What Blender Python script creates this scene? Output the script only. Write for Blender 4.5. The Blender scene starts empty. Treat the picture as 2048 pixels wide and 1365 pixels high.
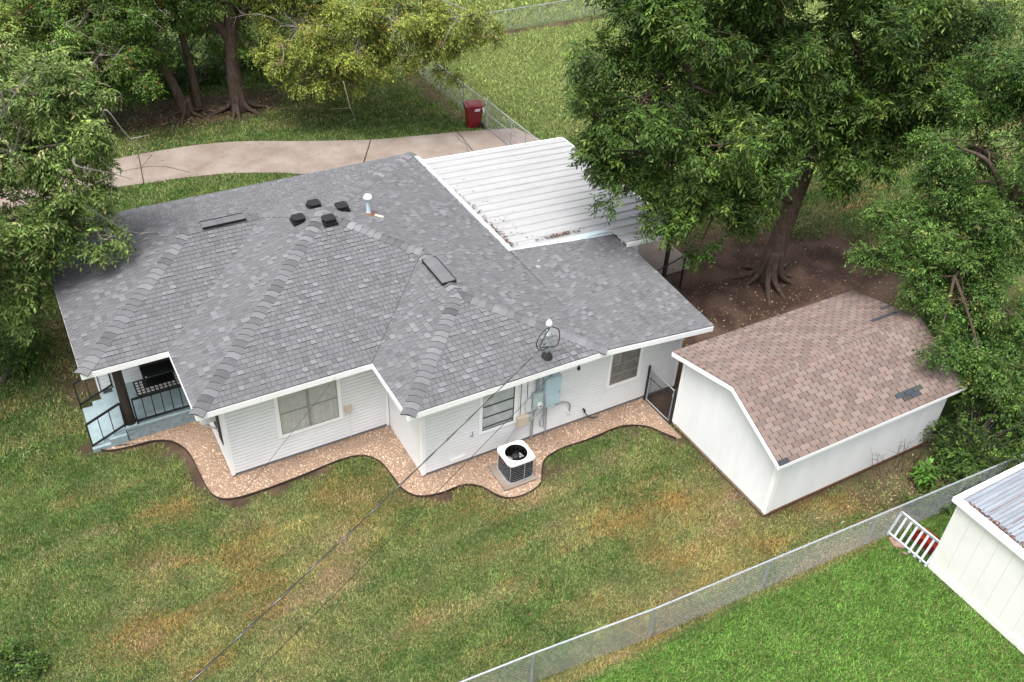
import bpy, math, random
import numpy as np
from mathutils import Vector, Matrix
R = math.radians
rng = np.random.default_rng(7); random.seed(7)
sc = bpy.context.scene
COL = sc.collection

# ------------------------------------------------------------------ camera
cd = bpy.data.cameras.new('camera'); cam = bpy.data.objects.new('camera', cd); COL.objects.link(cam)
CAM = Vector((-2.536, -17.2255, 17.098))
cam.location = CAM; cam.rotation_euler = (R(52.343), R(-2.493), R(-29.160))
cd.sensor_width = 36; cd.lens = 36*1867.04/2048; cd.clip_end = 2000
sc.camera = cam
# ------------------------------------------------------------------ sky, sun, exposure
SUN_EL, SUN_AZ = R(72), R(243)            # compass azimuth measured from +y towards +x
w = bpy.data.worlds.new('World'); sc.world = w; w.use_nodes = True
nt = w.node_tree; nt.nodes.clear()
sky = nt.nodes.new('ShaderNodeTexSky'); sky.sky_type = 'NISHITA'; sky.sun_disc = False
sky.sun_elevation = SUN_EL; sky.sun_rotation = SUN_AZ; sky.air_density = 1.2; sky.dust_density = 6; sky.ozone_density = 1
hs = nt.nodes.new('ShaderNodeHueSaturation'); hs.inputs['Saturation'].default_value = .28
bg = nt.nodes.new('ShaderNodeBackground'); bg.inputs['Strength'].default_value = .15
wo = nt.nodes.new('ShaderNodeOutputWorld')
nt.links.new(sky.outputs[0], hs.inputs['Color']); nt.links.new(hs.outputs[0], bg.inputs[0]); nt.links.new(bg.outputs[0], wo.inputs[0])
sd = bpy.data.lights.new('sun', 'SUN'); sd.energy = 1.1; sd.angle = R(28); sd.color = (1, .98, .95)
so = bpy.data.objects.new('sun', sd); COL.objects.link(so); so.location = (0, 0, 40)
_d = Vector((math.sin(SUN_AZ)*math.cos(SUN_EL), math.cos(SUN_AZ)*math.cos(SUN_EL), math.sin(SUN_EL)))
so.rotation_euler = _d.to_track_quat('Z', 'Y').to_euler()
sc.view_settings.view_transform = 'Standard'; sc.view_settings.look = 'None'
sc.view_settings.exposure = 1.1; sc.view_settings.gamma = 1; sc.view_settings.use_curve_mapping = False
sc.cycles.max_bounces = 5; sc.cycles.diffuse_bounces = 3; sc.cycles.transparent_max_bounces = 6
sc.cycles.caustics_reflective = False; sc.cycles.caustics_refractive = False

# ------------------------------------------------------------------ helpers
def V(*a): return np.array(a, float)
class MB:
    def __init__(s): s.v=[]; s.f=[]; s.c=[]; s.m=[]
    def add(s, vs, fs, c=(1,1,1), m=0):
        o=len(s.v); s.v += [tuple(map(float,p)) for p in vs]
        for f in fs: s.f.append(tuple(i+o for i in f)); s.c.append(c); s.m.append(m)
        return s
    def box(s, a, b, c=(1,1,1), m=0):
        x0,y0,z0=a; x1,y1,z1=b
        return s.add([(x0,y0,z0),(x1,y0,z0),(x1,y1,z0),(x0,y1,z0),(x0,y0,z1),(x1,y0,z1),(x1,y1,z1),(x0,y1,z1)],
              [(0,3,2,1),(4,5,6,7),(0,1,5,4),(1,2,6,5),(2,3,7,6),(3,0,4,7)], c, m)
    def bar(s, p, q, wx, wy, up=(0,0,1), c=(1,1,1), m=0):
        p=Vector(p); q=Vector(q); d=(q-p).normalized(); u=Vector(up)
        if abs(d.dot(u))>.95: u=Vector((1,0,0))
        a=d.cross(u).normalized()*wx/2; b=a.cross(d).normalized()*wy/2
        vs=[e+i*a+j*b for e in (p,q) for i,j in ((-1,-1),(1,-1),(1,1),(-1,1))]
        return s.add(vs,[(0,1,2,3),(7,6,5,4),(0,4,5,1),(1,5,6,2),(2,6,7,3),(3,7,4,0)],c,m)
    def tube(s, pts, rad, n=6, c=(1,1,1), m=0, cap=True):
        pts=[Vector(p) for p in pts]
        rad=[float(r_) for r_ in rad] if hasattr(rad,'__len__') else [float(rad)]*len(pts)
        vs=[]; prev=None
        for i,p in enumerate(pts):
            d=(pts[min(i+1,len(pts)-1)]-pts[max(i-1,0)]).normalized()
            if prev is None:
                a=d.cross(Vector((0,0,1)) if abs(d.z)<.9 else Vector((1,0,0))).normalized()
            else: a=(prev-d*prev.dot(d)).normalized()
            prev=a; b=d.cross(a)
            for k in range(n):
                t=2*math.pi*k/n; vs.append(p+rad[i]*(a*math.cos(t)+b*math.sin(t)))
        fs=[]
        for i in range(len(pts)-1):
            for k in range(n):
                k2=(k+1)%n; fs.append((i*n+k,i*n+k2,(i+1)*n+k2,(i+1)*n+k))
        if cap: fs += [tuple(range(n))[::-1], tuple(range((len(pts)-1)*n,len(pts)*n))]
        return s.add(vs,fs,c,m)
    def prism(s, poly, z0, z1, c=(1,1,1), m=0):
        n=len(poly); vs=[(x,y,z0) for x,y in poly]+[(x,y,z1) for x,y in poly]
        return s.add(vs,[tuple(range(n))[::-1],tuple(range(n,2*n))]+[(i,(i+1)%n,n+(i+1)%n,n+i) for i in range(n)],c,m)
    def lathe(s, cx, cy, prof, n=16, c=(1,1,1), m=0):
        vs=[(cx+r*math.cos(2*math.pi*k/n),cy+r*math.sin(2*math.pi*k/n),z) for r,z in prof for k in range(n)]
        fs=[(i*n+k,i*n+(k+1)%n,(i+1)*n+(k+1)%n,(i+1)*n+k) for i in range(len(prof)-1) for k in range(n)]
        fs += [tuple(range(n))[::-1], tuple(range((len(prof)-1)*n,len(prof)*n))]
        return s.add(vs,fs,c,m)
    def mesh(s, name, mats, smooth=False):
        me=bpy.data.meshes.new(name); me.from_pydata(s.v,[],s.f)
        for m in (mats if isinstance(mats,(list,tuple)) else [mats]): me.materials.append(m)
        if any(s.m): me.polygons.foreach_set('material_index', s.m)
        at=me.attributes.new('tint','FLOAT_COLOR','FACE')
        at.data.foreach_set('color', np.c_[np.array(s.c,dtype=np.float32).reshape(-1,3),np.ones(len(s.c),np.float32)].ravel())
        if smooth: me.polygons.foreach_set('use_smooth',[True]*len(s.f))
        me.update(); return me
def link(name, me, parent=None, loc=(0,0,0), rz=0):
    o=bpy.data.objects.new(name, me); COL.objects.link(o); o.location=loc; o.rotation_euler=(0,0,rz)
    if parent is not None:
        o.parent=parent; o.matrix_parent_inverse=INV.get(parent.name, Matrix.Identity(4))
    return o
INV={}
def thing(name, label, cat, loc, group=None):
    o=bpy.data.objects.new(name,None); COL.objects.link(o); o.location=loc; o.empty_display_size=.2
    INV[o.name]=Matrix.Translation(-Vector(loc)); return tag(o,label,cat,group)
def tag(o,label,cat,group=None):
    o['label']=label; o['category']=cat
    if group: o['group']=group
    return o
def struct(o,kind='structure'): o['kind']=kind; return o
def part(name, mb, mat, parent=None, smooth=False, loc=(0,0,0)): return link(name, mb.mesh(name,mat,smooth), parent, loc)
def npmesh(name, v, f, mat, attr=None, dom='POINT', smooth=False, k=3):
    me=bpy.data.meshes.new(name); n=len(v); nf=len(f)
    me.vertices.add(n); me.vertices.foreach_set('co', np.asarray(v,np.float32).ravel())
    me.loops.add(nf*k); me.loops.foreach_set('vertex_index', np.asarray(f,np.int32).ravel())
    me.polygons.add(nf); me.polygons.foreach_set('loop_start', np.arange(0,nf*k,k,dtype=np.int32))
    me.materials.append(mat)
    if attr is not None:
        at=me.attributes.new('tint','FLOAT_COLOR',dom)
        at.data.foreach_set('color', np.c_[np.asarray(attr,np.float32),np.ones(len(attr),np.float32)].ravel())
    if smooth: me.polygons.foreach_set('use_smooth', np.ones(nf,bool))
    me.update(calc_edges=True); return me
# value noise used for how the lawn and the soil really vary
_T=rng.random((8,256,256))
def noise(x,y,s,k=0):
    x=np.asarray(x)/s+1000.3; y=np.asarray(y)/s+1000.7; xi=np.floor(x).astype(int); yi=np.floor(y).astype(int)
    fx=x-xi; fy=y-yi; fx=fx*fx*(3-2*fx); fy=fy*fy*(3-2*fy); t=_T[k]
    g=lambda a,b: t[a%256,b%256]
    return (g(xi,yi)*(1-fx)+g(xi+1,yi)*fx)*(1-fy)+(g(xi,yi+1)*(1-fx)+g(xi+1,yi+1)*fx)*fy
def fbm(x,y,s,k=0,o=4):
    r=0;a=.5;t=0
    for i in range(o): r=r+a*noise(x,y,s/2**i,(k+i)%8); t+=a; a*=.55
    return r/t
def inside(x,y,poly):
    x=np.asarray(x); y=np.asarray(y); c=np.zeros(x.shape,bool); n=len(poly)
    for i in range(n):
        x1,y1=poly[i]; x2,y2=poly[(i+1)%n]
        if y1==y2: continue
        m=((y1>y)!=(y2>y)) & (x < (x2-x1)*(y-y1)/(y2-y1)+x1); c^=m
    return c
def pdist(x,y,pts,closed=False):
    d=np.full(np.shape(x),1e9); P=list(pts)+([pts[0]] if closed else [])
    for (x1,y1),(x2,y2) in zip(P[:-1],P[1:]):
        L=(x2-x1)**2+(y2-y1)**2+1e-12; t=np.clip(((x-x1)*(x2-x1)+(y-y1)*(y2-y1))/L,0,1)
        d=np.minimum(d,np.hypot(x-x1-t*(x2-x1),y-y1-t*(y2-y1)))
    return d
def sm(a,b,x): t=np.clip((x-a)/(b-a),0,1); return t*t*(3-2*t)
def spline(pts,n=6):
    P=[np.array(p,float) for p in pts]; P=[2*P[0]-P[1]]+P+[2*P[-1]-P[-2]]; out=[]
    for i in range(1,len(P)-2):
        for k in range(n):
            t=k/n; a,b,c,d=P[i-1:i+3]
            out.append(.5*((2*b)+(-a+c)*t+(2*a-5*b+4*c-d)*t*t+(-a+3*b-3*c+d)*t**3))
    out.append(P[-2]); return [tuple(p) for p in out]

# ------------------------------------------------------------------ materials
def mat(name, col, rough=.8, var=.12, scale=6, bump=0, bscale=40, metal=0, tint=False, spec=.3, col2=None, stretch=None, detail=4):
    m=bpy.data.materials.new(name); m.use_nodes=True; t=m.node_tree; N=t.nodes; L=t.links
    b=N['Principled BSDF']; b.inputs['Roughness'].default_value=rough; b.inputs['Metallic'].default_value=metal
    b.inputs['Specular IOR Level'].default_value=spec
    g=N.new('ShaderNodeNewGeometry'); src=g.outputs['Position']
    if stretch:
        mp=N.new('ShaderNodeMapping'); mp.inputs['Scale'].default_value=stretch; L.new(src,mp.inputs[0]); src=mp.outputs[0]
    nz=N.new('ShaderNodeTexNoise'); nz.inputs['Scale'].default_value=scale; nz.inputs['Detail'].default_value=detail; nz.inputs['Roughness'].default_value=.65
    L.new(src,nz.inputs['Vector'])
    rp=N.new('ShaderNodeValToRGB'); c2=col2 or tuple(min(1,c*(1+var)) for c in col); c1=col if col2 else tuple(c*(1-var) for c in col)
    rp.color_ramp.elements[0].position=.33; rp.color_ramp.elements[1].position=.67
    rp.color_ramp.elements[0].color=(*c1,1); rp.color_ramp.elements[1].color=(*c2,1)
    L.new(nz.outputs['Fac'],rp.inputs[0]); out=rp.outputs[0]
    if tint:
        a=N.new('ShaderNodeAttribute'); a.attribute_name='tint'; mx=N.new('ShaderNodeMix'); mx.data_type='RGBA'; mx.blend_type='MULTIPLY'
        mx.inputs[0].default_value=1; L.new(out,mx.inputs[6]); L.new(a.outputs['Color'],mx.inputs[7]); out=mx.outputs[2]
    L.new(out,b.inputs['Base Color'])
    if bump:
        n2=N.new('ShaderNodeTexNoise'); n2.inputs['Scale'].default_value=bscale; n2.inputs['Detail'].default_value=3; L.new(src,n2.inputs['Vector'])
        bp=N.new('ShaderNodeBump'); bp.inputs['Strength'].default_value=bump; bp.inputs['Distance'].default_value=.02
        L.new(n2.outputs['Fac'],bp.inputs['Height']); L.new(bp.outputs[0],b.inputs['Normal'])
    return m
def leafmat(name, trans=.35, rough=.45, spec=.35):
    m=bpy.data.materials.new(name); m.use_nodes=True; t=m.node_tree; N=t.nodes; L=t.links
    b=N['Principled BSDF']; b.inputs['Roughness'].default_value=rough; b.inputs['Specular IOR Level'].default_value=spec
    a=N.new('ShaderNodeAttribute'); a.attribute_name='tint'; L.new(a.outputs['Color'],b.inputs['Base Color'])
    tr=N.new('ShaderNodeBsdfTranslucent'); mx=N.new('ShaderNodeMix'); mx.data_type='RGBA'; mx.blend_type='MULTIPLY'; mx.inputs[0].default_value=1
    mx.inputs[7].default_value=(1.3,1.4,.6,1); L.new(a.outputs['Color'],mx.inputs[6]); L.new(mx.outputs[2],tr.inputs[0])
    ms=N.new('ShaderNodeMixShader'); ms.inputs[0].default_value=trans; L.new(b.outputs[0],ms.inputs[1]); L.new(tr.outputs[0],ms.inputs[2])
    L.new(ms.outputs[0],N['Material Output'].inputs[0]); return m
M={}
M['ground']=mat('ground_soil',(.9,.9,.9),.95,.22,9,.6,30,tint=True,spec=.1)
M['grass']=leafmat('grass_blade',.25,.7,.15)
M['leaf']=leafmat('leaf',.16,.5,.22)
M['bark']=mat('bark',(.085,.062,.047),.95,.4,5,.9,14,spec=.1,stretch=(3,3,.6))
M['twig']=mat('grey_twig',(.20,.175,.155),.9,.25,8,spec=.1)
M['shingle']=mat('asphalt_shingle',(.66,.66,.65),.92,.16,60,.5,180,tint=True,spec=.25)
M['deck']=mat('roof_felt',(.05,.05,.052),.95)
M['paper']=mat('grey_shade_line_backing',(.16,.165,.17),.9)  # dark wall backing, seen through added board gaps as shade lines under the laps
M['white']=mat('white_paint',(.86,.86,.86),.55,.03,2,spec=.35)
M['siding']=mat('white_vinyl_siding',(.755,.765,.785),.5,.05,.9,spec=.35)
M['shedwhite']=mat('white_painted_board',(.80,.81,.825),.6,.06,1.3,.15,20,stretch=(1,1,.25))
M['cream']=mat('cream_metal_siding',(.78,.77,.74),.5,.05,1.2)
M['metalroof']=mat('white_coated_metal',(.33,.332,.338),.5,.07,2.5,spec=.4,stretch=(.4,2,1))
M['galv']=mat('galvanised_steel',(.40,.42,.44),.45,.15,9,metal=.55)
M['galvroof']=mat('weathered_galvanised_sheet',(.25,.275,.31),.55,.2,3,metal=.2,stretch=(.3,4,1))
M['blueflash']=mat('pale_blue_flashing',(.52,.63,.67),.5,.06,4)
M['black']=mat('black_paint',(.012,.012,.013),.5,.2,10)
M['darkmesh']=mat('dark_metal',(.035,.037,.04),.5,.2,10,metal=.3)
M['concrete']=mat('tan_concrete',(.175,.138,.113),.9,.0,.8,.25,60,col2=(.265,.222,.192),detail=10)
M['joint']=mat('dark_joint',(.05,.04,.035),.95)
M['gravelbase']=mat('gravel_base',(.27,.185,.13),.95,.4,45,.8,60)
M['pebble']=mat('pebble',(.9,.9,.9),.8,.1,20,tint=True)
M['edging']=mat('dark_edging',(.045,.028,.022),.7,.2,8)
M['bluegrey']=mat('blue_grey_porch_paint',(.26,.335,.355),.6,.12,4,.1,30)
M['brickpaint']=mat('painted_brick',(.23,.29,.31),.8,.15,8,.4,25)
M['wooddark']=mat('dark_stained_wood',(.045,.034,.028),.8,.35,8,.4,20,stretch=(4,4,.5))
M['wood']=mat('bare_wood',(.26,.19,.13),.85,.25,8,.3,20)
M['greywood']=mat('grey_painted_wood',(.50,.54,.57),.7,.12,7,.2,25)
M['red']=mat('red_plastic',(.15,.004,.011),.35,.1,3,spec=.5)
M['redbright']=mat('bright_red_plastic',(.24,.02,.016),.4,.1,3)
M['rubber']=mat('black_rubber',(.015,.015,.015),.8)
M['acwhite']=mat('white_powder_coat',(.66,.66,.66),.45,.03,3)
M['acdark']=mat('black_coil',(.012,.012,.014),.8,.2,30,spec=.05)
M['meter']=mat('grey_green_enamel',(.42,.50,.51),.5,.08,5)
M['panel']=mat('pale_blue_enamel',(.43,.56,.62),.5,.07,5)
M['beige']=mat('beige_plastic',(.55,.47,.38),.6,.06,5)
M['conduit']=mat('grey_conduit',(.30,.31,.32),.55,.15,9)
M['curtain']=mat('curtain_fabric',(.60,.59,.56),.9,.1,5)
M['blind']=mat('window_blind',(.60,.62,.63),.7,.08,5)
M['dkcurtain']=mat('brown_curtain',(.24,.22,.20),.9,.25,6)
M['sash']=mat('aluminium_sash',(.34,.33,.31),.5,.1,8,metal=.3)
M['sashdark']=mat('dark_sash',(.05,.05,.05),.5)
M['cable']=mat('black_cable',(.02,.02,.02),.6)
M['barecable']=mat('bare_aluminium_wire',(.5,.5,.5),.45,metal=.4)
M['tar']=mat('tar_patch',(.02,.02,.02),.7)
M['pvc']=mat('grey_blue_pipe',(.34,.43,.47),.5)
M['litter']=mat('leaf_litter',(.9,.9,.9),.9,.2,10,tint=True)
M['rust']=mat('rusty_brown',(.16,.075,.045),.9,.3,12)
M['brick']=mat('brown_brick',(.24,.15,.12),.9,.3,14)
def glass():
    m=bpy.data.materials.new('window_glass'); m.use_nodes=True; N=m.node_tree.nodes; L=m.node_tree.links
    gl=N.new('ShaderNodeBsdfGlossy'); gl.inputs['Roughness'].default_value=.06; tr=N.new('ShaderNodeBsdfTransparent'); tr.inputs[0].default_value=(.90,.91,.91,1)
    mx=N.new('ShaderNodeMixShader'); mx.inputs[0].default_value=.07
    L.new(tr.outputs[0],mx.inputs[1]); L.new(gl.outputs[0],mx.inputs[2]); L.new(mx.outputs[0],N['Material Output'].inputs[0]); return m
M['glass']=glass()

# ------------------------------------------------------------------ plan outlines (metres)
EDGE=spline([(-2.86,2.58),(-2.76,2.42),(-2.44,2.22),(-1.91,2.14),(-1.42,2.10),(-.99,1.82),(-.76,1.25),(-.71,.52),(-.68,-.05),(-.57,-.49),(-.24,-.74),(.43,-.80),(1.46,-.76),(2.54,-.67),(3.11,-.78),(3.42,-1.16),(3.5,-1.79),(3.56,-2.32),(3.82,-2.7),(4.32,-2.84),(4.95,-2.85),(5.3,-3.08),(5.51,-3.47),(5.74,-3.74),(6.18,-3.82),(6.68,-3.68),(6.93,-3.33),(7.22,-3.0),(7.78,-2.85),(8.7,-2.87),(9.69,-2.84),(10.3,-3.13),(10.61,-3.62),(10.78,-3.9)],5)
BED=EDGE+[(10.95,-3.9),(10.95,-2.11),(4.19,-2.11),(4.19,0),(0,0),(0,2.4),(-2.86,2.4+.1)]
DT=spline([(-9,18.1),(-4,18.3),(-.22,18.43),(1.6,18.5),(3.94,18.4),(5.8,17.91),(7.61,17.1),(10.25,16.08),(12.46,15.56),(13.8,15.3),(14.98,15.0),(16.3,14.62)],4)
DBm=spline([(-9,15.7),(-4,16.1),(-.6,16.23),(1.28,16.06),(3.08,15.83),(4.68,15.42),(6.72,14.4),(8.6,12.6),(9.35,10.2),(9.4,8.4)],4)
DRIVE=DT+[(16.75,13.0),(16.6,2.6),(9.4,2.6)]+DBm[::-1]
HOUSE=[(-2.3,4.25),(-2.3,8.85),(8.65,8.85),(8.65,2.0),(12,2.0),(12,-2.11),(4.19,-2.11),(4.19,0),(0,0),(0,4.25)]
PORCH=[(-2.9,2.4),(0,2.4),(0,4.3),(-2.9,4.3)]
SHED=[(11.0,-7.12),(16.85,-7.12),(16.85,-3.38),(11.0,-3.38)]
NSHED=[(13.5,-15),(18,-15),(18,-10.06),(13.5,-10.06)]

# ------------------------------------------------------------------ lawn colour, soil
def lawn(x,y,jit=0.0):
    """colour of the turf and share of bare soil at x, y"""
    x=np.asarray(x,float); y=np.asarray(y,float)
    big=fbm(x,y,4.5,0); mid=fbm(x*1.0+.35*y,y*1.6,1.3,2); fine=fbm(x,y,.35,4,3); str_=fbm(x*.5+y*.15,y*2.6-x*.35,1.0,5,3)
    green=np.array((.128,.195,.055)); dkgreen=np.array((.075,.14,.032)); olive=np.array((.215,.24,.09)); straw=np.array((.39,.29,.11)); brown=np.array((.30,.17,.055)); pink=np.array((.42,.28,.19))
    front=sm(-9.1,-8.4,y)*sm(9,3,y)
    dry=.14*front+.20
    dry=dry+.42*np.exp(-(((x-9.6)/3.4)**2+((y+6.4)/1.7)**2))+.16*np.exp(-(((x+1.3)/2.6)**2+((y+4.4)/1.5)**2))-.30*sm(-8.6,-9.2,y)+.45*np.exp(-((y+8.75+.03*(x-9))/.22)**2)*sm(-2,0,x)
    streak=fbm(x*.22+.1*y,y*2.2-x*.12,1.0,1,3)
    d=np.clip(dry+1.6*(.42*mid+.26*big+.32*streak-.5)+.55*jit,0,1.2)
    def mix(a,b,t): return a*(1-t[...,None])+b*t[...,None]
    nb=sm(-8.7,-9.1,y)
    base=mix(np.broadcast_to(dkgreen,x.shape+(3,)),np.broadcast_to(green,x.shape+(3,)),sm(.3,.62,fine+.4*jit))
    base=mix(base,np.broadcast_to(np.array((.125,.245,.045)),x.shape+(3,)),nb*.8)
    base=base*1.06; c=mix(base,np.broadcast_to(olive,x.shape+(3,)),sm(.2,.5,d)); c=mix(c,np.broadcast_to(straw,x.shape+(3,)),sm(.5,.85,d)*.75)
    br=sm(.56,.66,fbm(x*.8,y*1.5,1.1,6)+.22*jit)*front*sm(.3,.6,d); c=mix(c,np.broadcast_to(brown,x.shape+(3,)),br*.62)
    pk=sm(.60,.68,fbm(x*.7,y*1.8,.9,3)+.2*jit)*front*sm(.45,.8,d); c=mix(c,np.broadcast_to(pink,x.shape+(3,)),pk*.75)
    far=sm(10,20,y)*sm(14,16,x); c=mix(c,np.broadcast_to(np.array((.26,.32,.10)),x.shape+(3,)),far*.75)
    # bare soil: round the bed edging, below the pecan, below the back trees, along the fence and sheds
    e=pdist(x,y,EDGE)
    soil=.95*sm(.5,.08,e+.5*(noise(x,y,.5,1)-.4))*sm(.30,.5,noise(x,y,1.7,5)+.22*np.exp(-((x-7.3)**2+(y+3.2)**2)))
    soil=np.maximum(soil,.95*np.exp(-(((x+1)/.7)**2+((y-1.55)/.45)**2)*1.4))
    soil=np.maximum(soil,.9*np.exp(-(((x-7.35)/.5)**2+((y+3.4)/.35)**2)))
    pe=np.hypot((x-17.4)/6.2,(y-.3)/3.9); soil=np.maximum(soil,sm(1.25,.8,pe+.5*(fbm(x,y,2.2,3)-.5)))
    soil=np.maximum(soil,.85*sm(1.1,.5,np.hypot((x-4.6)/5.5,(y-21.9)/1.9)+.7*(fbm(x,y,2,1)-.5)))
    soil=np.maximum(soil,.75*sm(.7,.1,pdist(x,y,[(14.6,16.6),(14.6,23)])+.5*(noise(x,y,.8,2)-.5)))
    soil=np.maximum(soil,.6*sm(.7,.1,pdist(x,y,[(14.2,-7.7),(19,-8.2),(22,-7)])-.55+.9*(noise(x,y,.7,2)-.5)))
    soil=np.maximum(soil,.7*sm(.30,.03,pdist(x,y,SHED,True)+.2*(noise(x,y,.5,2)-.5)))
    soil=np.maximum(soil,.45*sm(.25,.0,pdist(x,y,NSHED,True)))
    soil=np.maximum(soil,.97*sm(10.8,11.0,x)*sm(14.5,12.5,x)*sm(-3.6,-3.3,y)*sm(3,2,y))
    soil=np.maximum(soil,.8*sm(1.5,.2,pdist(x,y,[(-2.6,5),(-2.6,8)]))*sm(.4,.6,fbm(x,y,1.2,6)))
    soil=np.maximum(soil,.9*sm(.35,.1,np.abs(y-24.9-.02*(x-15))+.25*(noise(x,y,1.5,3)-.5))*sm(15,17,x))
    sn=fbm(x,y,.6,5); sc_=mix(np.broadcast_to(np.array((.055,.034,.026)),x.shape+(3,)),np.broadcast_to(np.array((.115,.074,.055)),x.shape+(3,)),sm(.35,.65,sn))
    return c,soil,sc_
def axis(a,b,s,far): 
    n=np.arange(a,b+s/2,s); l=a-np.geomspace(1,far,16)[::-1]; r=b+np.geomspace(1,far,16); return np.r_[l,n,r]
gx=axis(-9,34,.225,900); gy=axis(-14.5,30,.225,900)
X,Y=np.meshgrid(gx,gy,indexing='ij'); nx,ny=X.shape
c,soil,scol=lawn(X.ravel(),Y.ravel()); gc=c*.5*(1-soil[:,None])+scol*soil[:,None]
idx=np.arange(nx*ny).reshape(nx,ny)
quads=np.stack([idx[:-1,:-1],idx[1:,:-1],idx[1:,1:],idx[:-1,1:]],-1).reshape(-1,4)
Z=np.where(inside(X,Y,BED)|inside(X,Y,HOUSE),-.02,.02*(fbm(X,Y,1.2,1)-.5))
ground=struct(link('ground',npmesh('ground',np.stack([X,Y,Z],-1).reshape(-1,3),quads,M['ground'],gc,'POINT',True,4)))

def blades(n,poly,L,Wd,name,holes,keep=1.0):
    p=np.array(poly); lo=p.min(0); hi=p.max(0)
    A=(hi-lo).prod(); m=int(n*A); x=lo[0]+rng.random(m)*(hi[0]-lo[0]); y=lo[1]+rng.random(m)*(hi[1]-lo[1])
    k=inside(x,y,poly)
    for h in holes: k&=~inside(x,y,h)
    x=x[k];y=y[k]; c,s,_=lawn(x,y,rng.random(len(x))-.5); r=rng.random(len(x)); k=r>s*1.05; x=x[k];y=y[k];c=c[k]; m=len(x)
    patch=fbm(x,y,.45,7,2)
    a=rng.random(m)*2*np.pi; l=L*(.6+.8*rng.random(m))*(.7+.6*patch); t=np.radians(15+60*rng.random(m)); wd=Wd*(.6+.8*rng.random(m))
    dx,dy=np.cos(a),np.sin(a); b=np.stack([x,y,np.zeros(m)-.005],-1); side=np.stack([-dy,dx,0*a],-1)*wd[:,None]/2
    tip=b+np.stack([dx*np.sin(t)*l,dy*np.sin(t)*l,np.cos(t)*l],-1)
    v=np.stack([b-side,b+side,tip],1).reshape(-1,3); f=np.arange(3*m).reshape(-1,3)
    q=(.34+1.55*rng.random(m)**1.5)*(.7+.65*patch); c=c*q[:,None]; st=rng.random(m)<.08; c[st]=np.array((.33,.27,.14))*(.7+.5*rng.random(st.sum()))[:,None]
    col=np.repeat(c,3,0)*np.tile(np.array([.75,.75,1.12]),m)[:,None]  # bases tinted darker than tips, shade between blades put into the colour
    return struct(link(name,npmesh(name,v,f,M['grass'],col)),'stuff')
holes=[BED,HOUSE,PORCH,SHED,NSHED,DRIVE]
tag(blades(2900,[(-9,2.6),(-9,-6),(-3.2,-8),(2,-9.2),(13.5,-8.95),(13.5,-7.0),(11,-3),(10.5,-2.2),(0,1),(-2.7,3)],.075,.0165,'front_lawn_grass',holes),'patchy green and straw coloured lawn in front of the house','grass')
tag(blades(2300,[(1,-9.0),(14,-8.95),(18,-9.15),(18,-10.0),(13.9,-10.6),(14,-15),(5,-13)],.085,.019,'neighbour_lawn_grass',holes),'bright green lawn beyond the wire fence','grass')
tag(blades(560,[(-9,2.6),(-2.4,2.6),(-2.4,9),(9.3,8.9),(9.4,14),(15.1,14.5),(15.1,24),(-9,24)],.11,.032,'back_lawn_grass',holes),'shaded green lawn around the curved drive','grass')
tag(blades(270,[(15.1,12),(16.8,2),(34,-4),(34,30),(15.1,30)],.12,.042,'far_lawn_grass',holes),'light green yard beyond the back fence','grass')
tag(blades(1000,[(13,-7.1),(20,-8.6),(26,-3),(17,-2.5),(12.4,-3.2),(12.3,2),(16.6,2.4),(22,3),(26,-3),(13.2,-9.1)],.085,.022,'side_yard_grass',holes),'sparse grass on the bare soil round the brown roofed shed','grass')

tag(blades(50,[(34,-4),(62,0),(62,32),(34,30)],.2,.10,'distant_grass',holes),'open lawn far behind the pecan','grass')
tag(blades(45,[(-12,24),(15,24),(34,30),(34,44),(-12,44)],.2,.10,'distant_grass',holes),'open lawn far behind the back trees','grass')
# ------------------------------------------------------------------ drive
drive=struct(link('driveway',None)); 
def seg(P,a,b): return [p for p in P if a<=p[0]<=b]
def at(P,x):
    for p,q in zip(P[:-1],P[1:]):
        if min(p[0],q[0])<=x<=max(p[0],q[0]) and p[0]!=q[0]:
            t=(x-p[0])/(q[0]-p[0]); return (x,p[1]+t*(q[1]-p[1]))
g=.022
slabs=[[at(DBm,-8.9)]+seg(DBm,-8.9,1.27-g)+[at(DBm,1.27-g),at(DT,1.58-g)]+seg(DT,-8.9,1.58-g)[::-1]+[at(DT,-8.9)],
 [at(DBm,1.27+g)]+seg(DBm,1.27+g,8.2)+[(9.0-g,13.9),at(DT,10.27-g)]+seg(DT,1.58+g,10.27-g)[::-1]+[at(DT,1.58+g)],
 [(8.22+g,13.08),(9.3,10.4),(13.2-g,10.4),at(DT,13.85-g)]+seg(DT,10.27+g,13.85-g)[::-1]+[at(DT,10.27+g),(9.0+g,13.85)],
 [(13.2+g,10.4),(16.68,10.4),(16.73,13.0),(16.28,14.58)]+seg(DT,13.85+g,16.2)[::-1]+[at(DT,13.85+g)],
 [(9.4,2.65),(16.6,2.65),(16.68,10.36),(9.32,10.36)]]
for s_ in slabs: part('slab',MB().prism(s_,-.05,.035),M['concrete'],drive)
part('joint_filler',MB().prism([(x,y+.02 if i>len(DBm) else y) for i,(x,y) in enumerate([(p[0],p[1]+.05) for p in DBm[2:]]+[(9.4,2.7),(16.5,2.7),(16.6,12.9),(16.1,14.5)]+[(p[0],p[1]-.05) for p in DT[::-1][1:-2]])],-.05,.012),M['joint'],drive)
part('crack',MB().tube([(x,y,.034) for x,y in spline([(-.9,16.75),(.2,17.2),(1.3,17.35),(2.2,17.1),(3.0,16.2)],4)],.014,3),M['joint'],drive)
part('crack',MB().tube([(x,y,.034) for x,y in spline([(13.8,15.2),(13.55,14.6),(13.62,14.1),(13.4,13.4),(13.3,12)],4)],.012,3),M['joint'],drive)

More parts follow.
